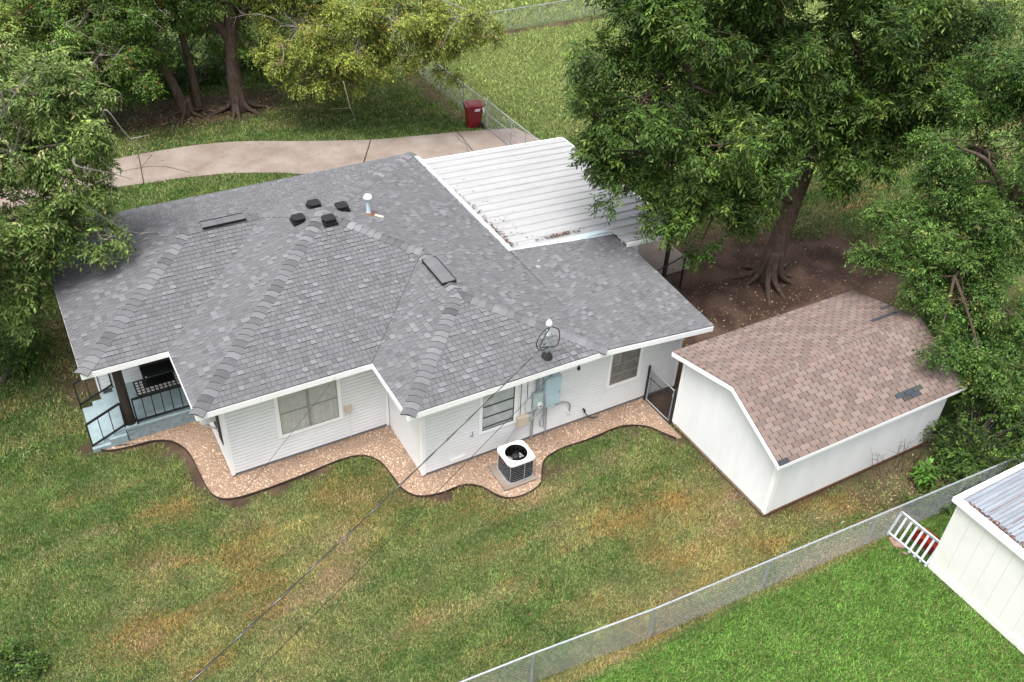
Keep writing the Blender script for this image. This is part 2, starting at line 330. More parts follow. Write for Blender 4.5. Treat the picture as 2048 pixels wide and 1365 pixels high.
# ------------------------------------------------------------------ gravel bed
bed=struct(part('gravel_bed',MB().prism(BED,-.05,.012),M['gravelbase']))
m_=60000; bx=-3+rng.random(m_)*14; by=-4+rng.random(m_)*6.6
k=inside(bx,by,BED)&(pdist(bx,by,EDGE)>.02); bx=bx[k];by=by[k];m_=len(bx)
oc=np.array([(1,0,0),(0,1,0),(-1,0,0),(0,-1,0),(0,0,1)],float); of=np.array([(0,1,4),(1,2,4),(2,3,4),(3,0,4)])
r=(.008+.020*rng.random(m_)**1.6); a=rng.random(m_)*6.28; S=np.stack([r*(1+.6*rng.random(m_)),r,r*.7],-1)
q=oc[None]*S[:,None,:]; ca,sa=np.cos(a)[:,None],np.sin(a)[:,None]
v=np.stack([q[...,0]*ca-q[...,1]*sa+bx[:,None],q[...,0]*sa+q[...,1]*ca+by[:,None],q[...,2]+.010],-1).reshape(-1,3)
f=(of[None]+5*np.arange(m_)[:,None,None]).reshape(-1,3)
pal=np.array([(.50,.36,.26),(.62,.48,.37),(.42,.27,.18),(.30,.175,.11),(.60,.50,.40),(.52,.37,.26)])
dirt=sm(.5,.72,fbm(bx,by,.8,2)); pc=pal[rng.integers(0,6,m_)]*(.65+.6*rng.random(m_))[:,None]*(1-.4*dirt)[:,None]
struct(link('gravel',npmesh('gravel',v,f,M['pebble'],np.repeat(pc,4,0),'FACE'),bed),'stuff')
mb=MB()
for p,q in zip(EDGE[:-1],EDGE[1:]): mb.bar((*p,.022),(*q,.022),.014,.085)
part('edging_strip',mb,M['edging'],bed)

# ------------------------------------------------------------------ roof shingles
def clip(poly,a,b,c):      # keep a*s+b*t<=c
    out=[];n=len(poly)
    for i in range(n):
        p=poly[i];q=poly[(i+1)%n];dp=a*p[0]+b*p[1]-c;dq=a*q[0]+b*q[1]-c
        if dp<=0: out.append(p)
        if (dp<0<dq) or (dq<0<dp): t=dp/(dp-dq); out.append((p[0]+t*(q[0]-p[0]),p[1]+t*(q[1]-p[1])))
    return out
def area(P): return abs(sum(P[i][0]*P[(i+1)%len(P)][1]-P[(i+1)%len(P)][0]*P[i][1] for i in range(len(P))))/2
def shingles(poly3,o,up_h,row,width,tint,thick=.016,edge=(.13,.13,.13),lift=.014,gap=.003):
    """cut a roof plane into overlapping tabs; up_h is the horizontal up-slope direction"""
    P=[Vector(p) for p in poly3]; n=(P[1]-P[0]).cross(P[2]-P[0])
    for i in range(2,len(P)-1):
        if n.length<1e-3: n=(P[i]-P[0]).cross(P[i+1]-P[0])
    n.normalize(); n=n if n.z>0 else -n
    s=Vector((up_h[1],-up_h[0],0)).normalized(); s=(s-n*s.dot(n)).normalized(); t=n.cross(s); t=t if t.z>=0 else -t
    o=Vector(o); pp=[((p-o).dot(s),(p-o).dot(t)) for p in P]
    t0=min(q[1] for q in pp); t1=max(q[1] for q in pp); out=[]; k=0; y=t0
    while y<t1-1e-4:
        strip=clip(clip(pp,0,-1,-y),0,1,y+row)
        if len(strip)>2:
            x=min(q[0] for q in strip); x1=max(q[0] for q in strip); x=math.floor(x/.6)*.6-(.0 if callable(width) else (k%2)*width/2)
            while x<x1:
                wd=width() if callable(width) else width
                tab=clip(clip(strip,-1,0,-(x+gap)),1,0,x+wd-gap)
                if len(tab)>2 and area(tab)>2e-4:
                    cl=[]
                    for q in tab:
                        if not cl or abs(q[0]-cl[-1][0])+abs(q[1]-cl[-1][1])>1e-4: cl.append(q)
                    if abs(cl[0][0]-cl[-1][0])+abs(cl[0][1]-cl[-1][1])<1e-4: cl.pop()
                    if len(cl)>2:
                        c=tint(); tk=thick*(1 if not callable(width) else (1.35 if c[0]>.22 else .65)); top=[o+s*q[0]+t*q[1]+n*(lift+tk*(1-(q[1]-y)/row)) for q in cl]; bot=[o+s*q[0]+t*q[1]+n*.002 for q in cl]
                        m=len(cl); e=tuple(c[i]*edge[i] for i in range(3))  # butt faces tinted dark, painting the shadow line under each course
                        out.append((top+bot,[tuple(range(m))],[(i,(i+1)%m,m+(i+1)%m,m+i) for i in range(m)],c,e,sum(top,Vector())/m,area(cl)))
                x+=wd
        y+=row; k+=1
    return out
def shingle_parts(pieces,parent,name='shingle',n=300):
    vis=sorted(range(len(pieces)),key=lambda i:-(pieces[i][6]/((pieces[i][5]-CAM).length**2)))
    pick=set(vis[:n]); rest=MB()
    for i,(vs,ft,fs,c,e,ctr,ar) in enumerate(pieces):
        b=MB() if i in pick else rest
        b.add(vs,ft,c); o=len(b.v)-len(vs)
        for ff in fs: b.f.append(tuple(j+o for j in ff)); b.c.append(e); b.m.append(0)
        if i in pick: part(name,b,M['shingle'],parent)
    if rest.v: struct(part('shingle_field',rest,M['shingle'],parent),'stuff')
def grey():
    r=random.random()
    b=.188+.03*random.random() if r<.58 else (.212+.035*random.random() if r<.86 else (.252+.04*random.random() if r<.93 else .16+.025*random.random()))
    u=random.random()*.05; return (b*(.94-.2*u),b*(.94-.2*u),b*(1.0+.5*u))
def brownpink():
    b=.85+.42*random.random(); u=random.random()
    return (.262*b,(.188+.018*u)*b,(.165+.022*u)*b)
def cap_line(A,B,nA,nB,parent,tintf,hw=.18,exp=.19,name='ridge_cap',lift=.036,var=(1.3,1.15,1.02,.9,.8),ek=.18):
    A=Vector(A);B=Vector(B);d=(B-A);L=d.length;d.normalize(); n=max(1,round(L/exp)); st=L/n
    nA=Vector(nA).normalized();nB=Vector(nB).normalized()
    u=d.cross(nA); u=u if u.dot(nB)<=0 or True else -u
    # directions down each side, lying in each plane
    mid=(nA+nB).normalized()
    ua=nA.cross(d).normalized(); ub=nB.cross(d).normalized()
    sa=d.cross(mid).normalized()
    ua=ua if ua.dot(sa)*nA.dot(sa)>=0 else -ua; ub=ub if ub.dot(sa)*nB.dot(sa)>=0 else -ub
    if ua.dot(ub)>0: ub=-ub
    for i in range(n):
        b=MB(); p=A+d*(i*st); q=A+d*((i+1)*st+.012); c=tintf(); kf=random.choice(var); c=tuple(x*kf for x in c); e=tuple(x*ek for x in c)  # cap edges tinted dark as a painted shade outline
        h0,h1=lift+.016,lift
        prof=lambda P,h:[P+ua*hw+nA*(h-.018),P+ua*hw*.35+nA*(h-.004),P+mid*(h+.003),P+ub*hw*.35+nB*(h-.004),P+ub*hw+nB*(h-.018)]
        a0=prof(p,h0);a1=prof(q,h1);lo=[P_-mid*.03 for P_ in a0]
        b.add(a0+a1,[(0,1,6,5),(1,2,7,6),(2,3,8,7),(3,4,9,8)],c)
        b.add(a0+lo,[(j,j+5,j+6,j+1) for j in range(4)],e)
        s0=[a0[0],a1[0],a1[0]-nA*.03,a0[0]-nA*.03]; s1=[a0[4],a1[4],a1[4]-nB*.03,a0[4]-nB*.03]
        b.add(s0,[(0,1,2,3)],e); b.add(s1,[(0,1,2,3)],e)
        part(name,b,M['shingle'],parent)

# ------------------------------------------------------------------ house
Ez=2.75; K=.292
x1,x3,x5,x9,x6,x7=-2.62,-.62,3.6,9.05,12.52,12.84
y1,y3,y5,y8,y9=2.02,-.56,-2.66,2.4,9.25; E2=2.38
PK=V(4.24,4.34,Ez+K*4.85)
_z=PK[2]-Ez; zJ1=Ez+_z*(y9-5.6)/(y9-PK[1]); zJ2=Ez+_z*(x9-6.25)/(x9-PK[0])      # heights that keep every roof plane flat
R1=V(.9,5.6,zJ1); J1=V(x3+(zJ1-Ez)*(PK[0]-x3)/_z,5.6,zJ1); R2=V(6.25,.12,zJ2); J2=V(6.25,y3+(zJ2-Ez)*(PK[1]-y3)/_z,zJ2)
e1=V(x1,y1,Ez);e2=V(x3,y1,Ez);e3=V(x3,y3,Ez);e4=V(x5,y3,Ez);e5=V(x5,y5,Ez);e6=V(x6,y5,E2);e7=V(x7,y8,E2);e8=V(x9,y8,Ez);e9=V(x9,y9,Ez);e10=V(x1,y9,Ez);eB=V(x9,y5,Ez)
house=thing('house','single storey white sided house under a big grey shingled hip roof','house',(4.5,3.5,0))
PL={'S':([e3,e4,J2,PK],(0,1)),'W':([e3,PK,J1,e2],(1,0)),'LS':([e1,e2,J1,R1],(0,1)),'LW':([e1,R1,e10],(1,0)),
 'N':([e10,R1,J1,PK,e9],(0,-1)),'E':([e9,PK,J2,R2,eB,e8],(-1,0)),'RW':([e4,e5,R2,J2],(1,0)),'RS':([e5,eB,R2],(0,1)),'X':([eB,e6,e7,e8],(-1,0))}
deck=MB()
for k_,(P,u) in PL.items():
    deck.add([tuple(p) for p in P],[tuple(range(len(P)))])
roof=part('roof',deck,M['deck'],house)
def pl_normal(P):
    P=[Vector(p) for p in P]; n=(P[1]-P[0]).cross(P[2]-P[0]).normalized(); return n if n.z>0 else -n
pieces=[]
wfun=lambda: random.choice((.10,.12,.14,.16,.18,.2))
EAVE={'S':e3,'W':e3,'LS':e1,'LW':e1,'N':e10,'E':e9,'RW':e5,'RS':e5,'X':e6}
for k_,(P,u) in PL.items():
    PP=[Vector(p) for p in P]
    if k_ in ('N','E','S','W','LS','RW'):   # best-fit plane: split fans so slightly bent planes stay closed
        pass
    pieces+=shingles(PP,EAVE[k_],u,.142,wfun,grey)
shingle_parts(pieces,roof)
NN={k_:pl_normal(P) for k_,(P,u) in PL.items()}
for A,B,a,b in ((e3,PK,'S','W'),(e9,PK,'N','E'),(J1,PK,'N','W'),(J2,PK,'S','E'),(e1,R1,'LS','LW'),(e10,R1,'N','LW'),(R1,J1,'LS','N'),(e5,R2,'RS','RW'),(eB,R2,'RS','E'),(R2,J2,'RW','E')):
    cap_line(A,B,NN[a],NN[b],roof,grey)
# valleys
mb=MB()
for A,B in ((e4,J2),): mb.bar(V(*A)+V(0,0,.026),V(*B)+V(0,0,.026),.014,.010)
part('valley_line',mb,M['deck'],roof)
# eaves
EO=[e1,e2,e3,e4,e5,eB,e8,e9,e10]
sf=MB().add([(p[0],p[1],2.595) for p in EO],[tuple(range(len(EO)))[::-1]])
sf.add([(x9,y5,2.595),(x6,y5,2.225),(x7,y8,2.225),(x9,y8,2.595)],[(3,2,1,0)]); part('soffit',sf,M['white'],house)
def fascia(A,B,h=.155):
    A=Vector(A)-Vector((0,0,.012));B=Vector(B)-Vector((0,0,.012)); d=(B-A).normalized(); n=Vector((d.y,-d.x,0)).normalized()
    vs=[A+n*.012,B+n*.012,B-n*.018,A-n*.018]; vs=[p-Vector((0,0,h)) for p in vs]+vs
    part('fascia',MB().add(vs,[(0,3,2,1),(4,5,6,7),(0,1,5,4),(1,2,6,5),(2,3,7,6),(3,0,4,7)]),M['white'],house)
for A,B in ((e1,e2),(e2,e3),(e3,e4),(e4,e5),(e5,eB),(eB,e6),(e6,e7),(e7,e8),(e8,e9),(e9,e10),(e10,e1)): fascia(A,B)
# walls
def wall(p,q,z0,z1,opens=(),boards=True,topf=None,exp=.108,trim=True):
    """p->q runs with the outside on the right-hand side"""
    p=Vector((*p,0));q=Vector((*q,0));d=(q-p);L=d.length;d.normalize();n=Vector((d.y,-d.x,0))
    T=lambda s,off,z: tuple(p+d*s+n*off+Vector((0,0,z)))
    zt=z1 if topf is None else topf(L)
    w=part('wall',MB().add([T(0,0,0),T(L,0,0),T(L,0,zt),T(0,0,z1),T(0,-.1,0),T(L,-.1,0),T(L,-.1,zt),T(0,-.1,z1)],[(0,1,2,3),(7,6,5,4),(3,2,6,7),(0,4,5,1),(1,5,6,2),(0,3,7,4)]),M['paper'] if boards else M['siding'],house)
    if boards:
        z=z0
        while z<z1-.02:
            h=min(exp,z1-z); ivs=[(0,L)]
            for a,b,c_,d_ in opens:
                if z+h>c_ and z<d_: ivs=[iv for s,e in ivs for iv in ((s,min(e,a)),(max(s,b),e)) if iv[1]-iv[0]>.02]
            for s,e in ivs:
                if topf is not None:
                    while e>s+.1 and topf(e)<z+h: e-=.05
                    if e<=s+.1: continue
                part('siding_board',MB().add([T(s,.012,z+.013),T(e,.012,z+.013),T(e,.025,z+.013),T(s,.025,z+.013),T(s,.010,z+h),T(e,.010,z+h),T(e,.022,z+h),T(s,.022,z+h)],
                    [(0,1,2,3),(3,2,6,7),(0,3,7,4),(1,5,6,2),(4,7,6,5),(1,0,4,5)]),M['siding'],w)  # open gap below each board is added so the backing draws a shade line
            z+=h
    return T
W1=(1.34,2.83,.88,2.2); W2=(5.82-4.19,6.72-4.19,.90,2.08); W3=(9.66-4.19,10.57-4.19,.96,2.03)
T1=wall((0,0),(4.19,0),.10,2.6,[W1])
xt=lambda s: 2.6 if 4.19+s<9.05 else 2.6-.107*(4.19+s-9.05)-.02
T2=wall((4.19,-2.11),(12.0,-2.11),.10,2.6,[W2,W3],topf=xt)
wall((4.19,0),(4.19,-2.11),.08,2.6,boards=False)
TW=wall((0,4.25),(0,0),.10,2.6,[(2.6,3.6,.9,2.2)])
TP=wall((-2.3,4.25),(0,4.25),.42,2.6,[(1.22,2.2,.43,2.4)])
wall((-2.3,8.85),(-2.3,4.25),.1,2.6)
wall((12,-2.11),(12,2.0),.1,2.25)
wall((8.65,8.85),(-2.3,8.85),.1,2.6,boards=False); wall((8.65,2.0),(8.65,8.85),.1,2.6,boards=False); wall((12,2.0),(8.65,2.0),.1,2.25,boards=False)
for (cx,cy,zt) in ((0,0,2.6),(4.19,-2.11,2.6),(12.0,-2.11,2.26),(-2.3,4.25,2.6)):
    sx=-1 if cx<5 else 1
    part('corner_trim',MB().box((cx-.022 if sx<0 else cx-.07,cy-.026,.06),(cx+.07 if sx<0 else cx+.022,cy-.001,zt)).box((cx-.026 if sx<0 else cx+.001,cy-.0255,.06),(cx-.001 if sx<0 else cx+.026,cy+.07,zt)),M['white'],house)
part('corner_trim',MB().box((4.10,-.05,.06),(4.165,-.021,2.6)),M['white'],house)
def window(T,a,b,c,d,cols,hbars,cur,sash='sash',tw=.095,fold=True):
    w=part('window',MB(),M['white'],house) if False else None
    fr=MB()
    def bx(s0,s1,z0,z1,o0,o1,m): m.add([T(s0,o0,z0),T(s1,o0,z0),T(s1,o1,z0),T(s0,o1,z0),T(s0,o0,z1),T(s1,o0,z1),T(s1,o1,z1),T(s0,o1,z1)],[(0,1,2,3),(7,6,5,4),(0,4,5,1),(1,5,6,2),(2,6,7,3),(3,7,4,0)])
    bx(a-tw,a,c-tw,d+tw,.0,.045,fr);bx(b,b+tw,c-tw,d+tw,.0,.045,fr);bx(a,b,d,d+tw,.0,.042,fr);bx(a,b,c-tw,c,.0,.05,fr)
    w=part('window',fr,M['white'],house)
    cm=MB(); n=40
    for i in range(n):
        s0=a+(b-a)*i/n;s1=a+(b-a)*(i+1)/n;f=lambda i:.013+(.009*math.sin(i*1.7)*math.sin(i*.45+1) if fold else 0)
        cm.add([T(s0,f(i),c),T(s1,f(i+1),c),T(s1,f(i+1),d),T(s0,f(i),d)],[(0,1,2,3)])
    part('curtain',cm,M[cur],w)
    xs=[a+(b-a)*i/cols for i in range(cols+1)]; zs=[c]+[c+(d-c)*h for h in hbars]+[d]
    for i in range(cols):
        for j in range(len(zs)-1):
            part('pane',MB().add([T(xs[i],.027,zs[j]),T(xs[i+1],.027,zs[j]),T(xs[i+1],.027,zs[j+1]),T(xs[i],.027,zs[j+1])],[(0,1,2,3)]),M['glass'],w)
    sm_=MB()
    for i,x in enumerate(xs): bx(x-.014 if 0<i else x,x+.014 if i<cols else x,c,d,.022,.036,sm_)
    if cols==2: bx(xs[1]-.03,xs[1]+.03,c,d,.022,.041,sm_)
    for j,z in enumerate(zs): bx(a,b,max(c,z-.013),min(d,z+.013),.0215,.038,sm_)
    part('sash',sm_,M[sash],w); return w
window(T1,*W1,2,(.5,),'curtain'); window(T2,*W2,1,(.08,.36,.66),'blind','sashdark',fold=False); window(T2,*W3,1,(.3,.62),'dkcurtain','sash')
# porch opening with dark screen door, west wall window with shutter
def dark_door(T):
    a,b,c_,d_=1.22,2.2,.43,2.4; fr=MB()
    for s0,s1,z0,z1 in ((a-.09,a,c_,d_+.09),(b,b+.09,c_,d_+.09),(a,b,d_,d_+.09)):
        fr.add([T(s0,.0,z0),T(s1,.0,z0),T(s1,.04,z0),T(s0,.04,z0),T(s0,.0,z1),T(s1,.0,z1),T(s1,.04,z1),T(s0,.04,z1)],[(0,1,2,3),(7,6,5,4),(0,4,5,1),(1,5,6,2),(2,6,7,3),(3,7,4,0)])
    d=part('door',fr,M['white'],house)
    part('door_panel',MB().add([T(a,.012,c_),T(b,.012,c_),T(b,.012,d_),T(a,.012,d_)],[(0,1,2,3)]),M['black'],d)
    part('door_handle',MB().tube([T(b-.1,.03,1.4),T(b-.1,.08,1.4),T(b-.18,.08,1.4)],.012),M['galv'],d)
dark_door(TP)
window(TW,2.62,3.58,.92,2.18,1,(.5,),'dkcurtain','sashdark',tw=.07)
part('shutter',MB().add([TW(3.63,.022,.85),TW(3.95,.022,.85),TW(3.95,.05,.85),TW(3.63,.05,.85),TW(3.63,.022,2.25),TW(3.95,.022,2.25),TW(3.95,.05,2.25),TW(3.63,.05,2.25)],[(0,1,2,3),(7,6,5,4),(0,4,5,1),(1,5,6,2),(2,6,7,3),(3,7,4,0)]),M['black'],house)
# porch deck, steps
pd=MB().box((-1.98,2.42,0),(-.001,4.24,.40)); porch=part('porch',pd,M['brickpaint'],house)
part('porch_floor',MB().box((-2.0,2.39,.40),(-.03,4.23,.43)),M['bluegrey'],porch)
for r_ in range(4):
    nb=7
    for i in range(nb):
        a=-1.95+i*.278+(r_%2)*.13; b=min(a+.262,-.02)
        if b-a>.05: part('brick',MB().box((a,2.408,.02+r_*.095),(b,2.422,.02+r_*.095+.082)),M['brickpaint'],porch)
for i in range(3):
    part('step',MB().box((-2.02-.27*(i+1),2.46-.03*(i==2),0),(-2.0-.27*i,4.18-.05*i,.32-.105*i)),M['bluegrey'],porch)
part('step_cheek',MB().box((-2.86,2.36,0),(-2.42,2.455,.12)).box((-2.42,2.365,0),(-2.0,2.455,.26)),M['bluegrey'],porch)
# roof furniture
def roof_box(pt,u):
    b=MB(); z=pt[2]
    b.box((pt[0]-.19,pt[1]-.19,z-.03),(pt[0]+.19,pt[1]+.19,z+.03)).box((pt[0]-.15,pt[1]-.15,z+.03),(pt[0]+.15,pt[1]+.15,z+.10))
    b.prism([(pt[0]-.17,pt[1]-.12),(pt[0]-.12,pt[1]-.17),(pt[0]+.12,pt[1]-.17),(pt[0]+.17,pt[1]-.12),(pt[0]+.17,pt[1]+.12),(pt[0]+.12,pt[1]+.17),(pt[0]-.12,pt[1]+.17),(pt[0]-.17,pt[1]+.12)],z+.10,z+.135)
    part('roof_vent',b,M['black'],roof)
def rz(x,y):  # pyramid height
    return Ez+K*min(x-x3,x9-x,y-y3,y9-y)
for x,y in ((4.28,5.12),(3.62,4.5),(4.3,3.98),(4.92,4.68)): roof_box((x,y,rz(x,y)+.02),None)
def ridge_vent(A,B,wv,zv,ends=True):
    A=Vector(A);B=Vector(B);d=(B-A).normalized();s=d.cross(Vector((0,0,1))).normalized(); b=MB()
    for k2 in (-1,1):
        b.bar(A+s*wv*k2+Vector((0,0,zv-.05)),B+s*wv*k2+Vector((0,0,zv-.05)),.018,.06)
    if ends: b.bar(A-s*wv+Vector((0,0,zv-.05)),A+s*wv+Vector((0,0,zv-.05)),.03,.06); b.bar(B-s*wv+Vector((0,0,zv-.05)),B+s*wv+Vector((0,0,zv-.05)),.03,.06)
    v=part('ridge_vent',b,M['black'],roof)
    n=6
    for i in range(n):
        p=A.lerp(B,i/n)+Vector((0,0,zv));q=A.lerp(B,(i+1)/n)+Vector((0,0,zv-.006)); c=grey(); m=MB()
        m.add([p-s*wv-Vector((0,0,.035)),q-s*wv-Vector((0,0,.035)),q,p,p+s*wv-Vector((0,0,.035)),q+s*wv-Vector((0,0,.035)),p-s*wv-Vector((0,0,.05)),p-Vector((0,0,.02)),p+s*wv-Vector((0,0,.05))],[(0,1,2,3),(3,2,5,4),(6,0,3,7),(7,3,4,8)],c)
        part('ridge_cap',m,M['shingle'],roof)
ridge_vent((1.27,5.6,3.83),(2.45,5.6,3.83),.17,.075,False); ridge_vent((6.25,1.85,3.58),(6.25,.62,3.58),.2,.08)
zp=Ez+K*(9.05-5.62)
b=MB().lathe(5.62,4.46,[(.09,zp-.05),(.09,zp+.06),(.055,zp+.10),(.055,zp+.5)],12); fl=part('flue_pipe',b,M['pvc'],roof,True)
part('flue_cap',MB().lathe(5.62,4.46,[(.06,zp+.47),(.12,zp+.49),(.13,zp+.53),(.10,zp+.6),(.03,zp+.63)],14),M['acwhite'],roof,True)
part('flue_boot',MB().lathe(5.62,4.46,[(.2,zp-.06),(.17,zp+.03),(.10,zp+.07)],12),M['rust'],roof)
part('sealant_patch',MB().add([(5.72,4.3,zp-.005),(5.95,4.2,zp-.07),(6.0,4.3,zp-.085),(5.75,4.45,zp-.01),(5.72,4.3,zp+.015),(5.95,4.2,zp-.05),(6.0,4.3,zp-.065),(5.75,4.45,zp+.01)],[(4,5,6,7),(0,1,5,4),(1,2,6,5),(2,3,7,6),(3,0,4,7)]),M['beige'],roof)
b=MB().tube([(9.42,1.4,2.70),(9.42,1.4,2.95)],.035,8).lathe(9.42,1.4,[(.09,2.70),(.08,2.76),(.04,2.80)],10); part('plumbing_vent',b,M['conduit'],roof)

# ------------------------------------------------------------------ porch things
colm=thing('porch_column','round dark brown wooden porch column at the top of the steps','column',(-1.84,2.55,.43))
pr=[(.135,.45),(.125,1.0),(.115,2.0),(.115,2.595)]
part('shaft',MB().lathe(-1.84,2.56,pr,14),M['wooddark'],colm,True); part('base_block',MB().box((-1.98,2.395,.432),(-1.70,2.70,.47)),M['bluegrey'],colm)
def rail(name,label,A,B,h0,h1,nb,end=True,post=None):
    t=thing(name,label,'railing',A); A=Vector(A);B=Vector(B)
    part('top_rail',MB().bar(A+Vector((0,0,h1)),B+Vector((0,0,h1)),.05,.045),M['black'],t); part('bottom_rail',MB().bar(A+Vector((0,0,h0)),B+Vector((0,0,h0)),.045,.04),M['black'],t)
    for i in range(nb+1):
        p=A.lerp(B,i/nb); part('baluster' if 0<i<nb else 'post',MB().bar(p+Vector((0,0,0 if i in (0,nb) else h0)),p+Vector((0,0,h1)),.022 if 0<i<nb else .035,.022 if 0<i<nb else .035),M['black'],t)
    return t
rail('porch_railing','black iron railing along the porch edge facing the gravel bed',(-1.68,2.47,.43),(-.06,2.47,.43),.10,.82,7)
rail('stair_railing','sloping black iron hand rail on the near side of the porch steps',(-1.98,2.47,.40),(-2.84,2.47,.03),.12,.84,3)
rail('stair_railing','black iron hand rail on the far side of the porch steps, in front of mulch',(-1.98,4.22,.40),(-2.86,4.22,.03),.12,.84,3)
rug=thing('door_mat','black and white chequered door mat on the porch','mat',(-.95,3.9,.43))
part('mat_base',MB().box((-1.47,3.55,.431),(-.2,4.18,.442)),M['black'],rug)
for i in range(11):
    for j in range(5):
        if (i<2 or i>8 or j<2): part('check',MB().box((-1.43+i*.112,3.58+j*.115,.4425),(-1.43+i*.112+.075,3.58+j*.115+.078,.446)),M['curtain'],rug)
bn=thing('porch_bench','low black bench standing on the chequered mat','bench',(-.75,3.95,.446))
part('seat',MB().box((-1.22,3.75,.84),(-.15,4.15,.89)),M['black'],bn)
part('backrest',MB().box((-1.22,4.12,.9),(-.15,4.16,1.28)),M['wooddark'],bn)
for x in (-1.18,-.2):
    for y in (3.78,4.11): part('leg',MB().box((x-.02,y-.02,.446),(x+.02,y+.02,.84)),M['black'],bn)
wac=thing('window_air_conditioner','white box air conditioner with grille hanging below the eave by the porch','air conditioner',(-.2,.9,1.3))
part('case',MB().box((-.40,.62,1.38),(-.051,1.18,1.80)),M['acwhite'],wac); part('grille',MB().box((-.30,.612,1.43),(-.13,.6195,1.6)),M['blind'],wac)
for i in range(6): part('louvre',MB().box((-.408,.66,1.42+i*.06),(-.4005,1.14,1.45+i*.06)),M['blind'],wac)
part('bracket',MB().bar((-.36,.66,1.37),(-.03,.66,1.05),.03,.03),M['acwhite'],wac)

# ------------------------------------------------------------------ things on the south wall
YW=-2.112
pn=thing('breaker_panel','large pale blue breaker panel on the white siding between two windows','electrical panel',(7.75,YW,1.1))
part('box',MB().box((7.52,YW-.19,1.13),(7.99,YW-.02,2.06)),M['panel'],pn)
part('cover',MB().box((7.55,YW-.203,1.17),(7.96,YW-.1905,2.02)),M['panel'],pn)
part('latch',MB().box((7.93,YW-.215,1.5),(7.95,YW-.2035,1.6)),M['galv'],pn)
part('conduit',MB().tube([(7.72,YW-.1,2.06),(7.72,YW-.1,2.6)],.035,8),M['conduit'],pn)
part('conduit',MB().tube(spline([(7.62,YW-.08,1.13),(7.62,YW-.08,.85),(7.5,YW-.1,.6),(7.52,YW-.1,.42)],4),.018,6),M['conduit'],pn)
part('conduit',MB().tube(spline([(7.9,YW-.08,1.13),(7.95,YW-.08,1.0),(8.2,YW-.08,.98),(8.42,YW-.06,.82),(8.44,YW-.05,.55)],5),.02,6),M['conduit'],pn)
part('conduit',MB().tube([(7.70,YW-.06,1.13),(7.72,YW-.06,.02)],.016,6),M['conduit'],pn); part('conduit',MB().tube([(7.66,YW-.05,1.13),(7.64,YW-.05,.3)],.012,6),M['conduit'],pn)
mt=thing('electric_meter','grey green electric meter box with round glass meter, left of the breaker panel','electric meter',(7.4,YW,1.2))
part('box',MB().box((7.22,YW-.17,1.16),(7.51,YW-.02,1.66)),M['meter'],mt); 
part('dial',MB().tube([(7.39,YW-.17,1.30),(7.39,YW-.25,1.30)],.075,14),M['acwhite'],mt); part('dial_face',MB().box((7.355,YW-.258,1.285),(7.425,YW-.2505,1.315)),M['black'],mt)
part('conduit',MB().tube([(7.36,YW-.09,1.66),(7.36,YW-.09,2.6)],.045,8),M['conduit'],mt)
part('conduit',MB().tube([(7.32,YW-.06,1.16),(7.30,YW-.06,.02)],.018,6),M['conduit'],mt)
part('conduit',MB().tube(spline([(7.50,YW-.12,1.75),(7.52,YW-.21,1.5),(7.53,YW-.21,1.2),(7.4,YW-.15,.95),(7.1,YW-.1,.75),(6.75,YW-.1,.62),(6.48,YW-.2,.4),(6.42,YW-.35,.12)],5),.024,6),M['conduit'],mt)
jb=thing('junction_box','small pale grey utility box left of the electric meter','junction box',(7.15,YW,1.1))
part('box',MB().box((7.04,YW-.10,1.08),(7.20,YW-.02,1.48)),M['acwhite'],jb); part('lid',MB().box((7.05,YW-.108,1.10),(7.19,YW-.1005,1.46)),M['acwhite'],jb)
part('conduit',MB().tube(spline([(7.12,YW-.05,1.08),(7.2,YW-.06,.98),(7.34,YW-.07,1.02),(7.5,YW-.1,1.2)],4),.016,6),M['conduit'],jb); part('wire',MB().tube([(7.1,YW-.03,1.48),(7.08,YW-.03,2.58)],.008,4),M['cable'],jb)
bb=thing('telephone_box','beige telephone box low on the siding beside the middle window','telephone box',(6.95,YW,.7))
part('box',MB().box((6.80,YW-.13,.68),(7.14,YW-.02,1.0)),M['beige'],bb); part('lid',MB().box((6.81,YW-.142,.70),(7.13,YW-.1305,.98)),M['beige'],bb)
part('wire',MB().tube(spline([(7.14,YW-.07,.85),(7.22,YW-.06,.8),(7.25,YW-.06,.6),(7.26,YW-.05,.02)],4),.010,5),M['conduit'],bb); part('wire',MB().tube([(6.92,YW-.03,1.0),(6.9,YW-.03,2.58)],.008,4),M['cable'],bb)
ot=thing('outdoor_outlet','small white outlet cover at the end of a bent conduit','outlet',(8.45,YW,.45)); part('cover',MB().box((8.38,YW-.05,.42),(8.50,YW-.021,.56)),M['acwhite'],ot); part('flap',MB().box((8.395,YW-.062,.43),(8.485,YW-.0505,.5)),M['blind'],ot)
hb=thing('hose_tap','black tap with short hose on the siding left of the gate','tap',(8.92,YW,.35)); part('valve',MB().tube([(8.91,YW-.02,.42),(8.91,YW-.1,.42),(8.91,YW-.1,.36)],.028,8),M['black'],hb); part('hose',MB().tube(spline([(8.91,YW-.1,.37),(8.98,YW-.12,.25),(9.1,YW-.13,.12),(9.35,YW-.12,.03)],4),.014,5),M['cable'],hb)
hk=thing('wall_hook','small dark hook on the siding left of the middle window','hook',(5.53,YW,.9)); part('curve',MB().tube(spline([(5.55,YW-.025,1.0),(5.55,YW-.05,.92),(5.53,YW-.07,.87),(5.49,YW-.07,.88),(5.48,YW-.07,.93)],4),.008,5),M['darkmesh'],hk)
fl=thing('flood_light','tiny black flood light under the eave above the breaker panel','flood light',(8.2,-2.6,2.4)); part('lamp',MB().lathe(8.22,-2.665,[(.03,2.42),(.045,2.45),(.035,2.52)],10),M['black'],fl); part('stem',MB().tube([(8.22,-2.665,2.52),(8.22,-2.665,2.595)],.012,6),M['black'],fl)
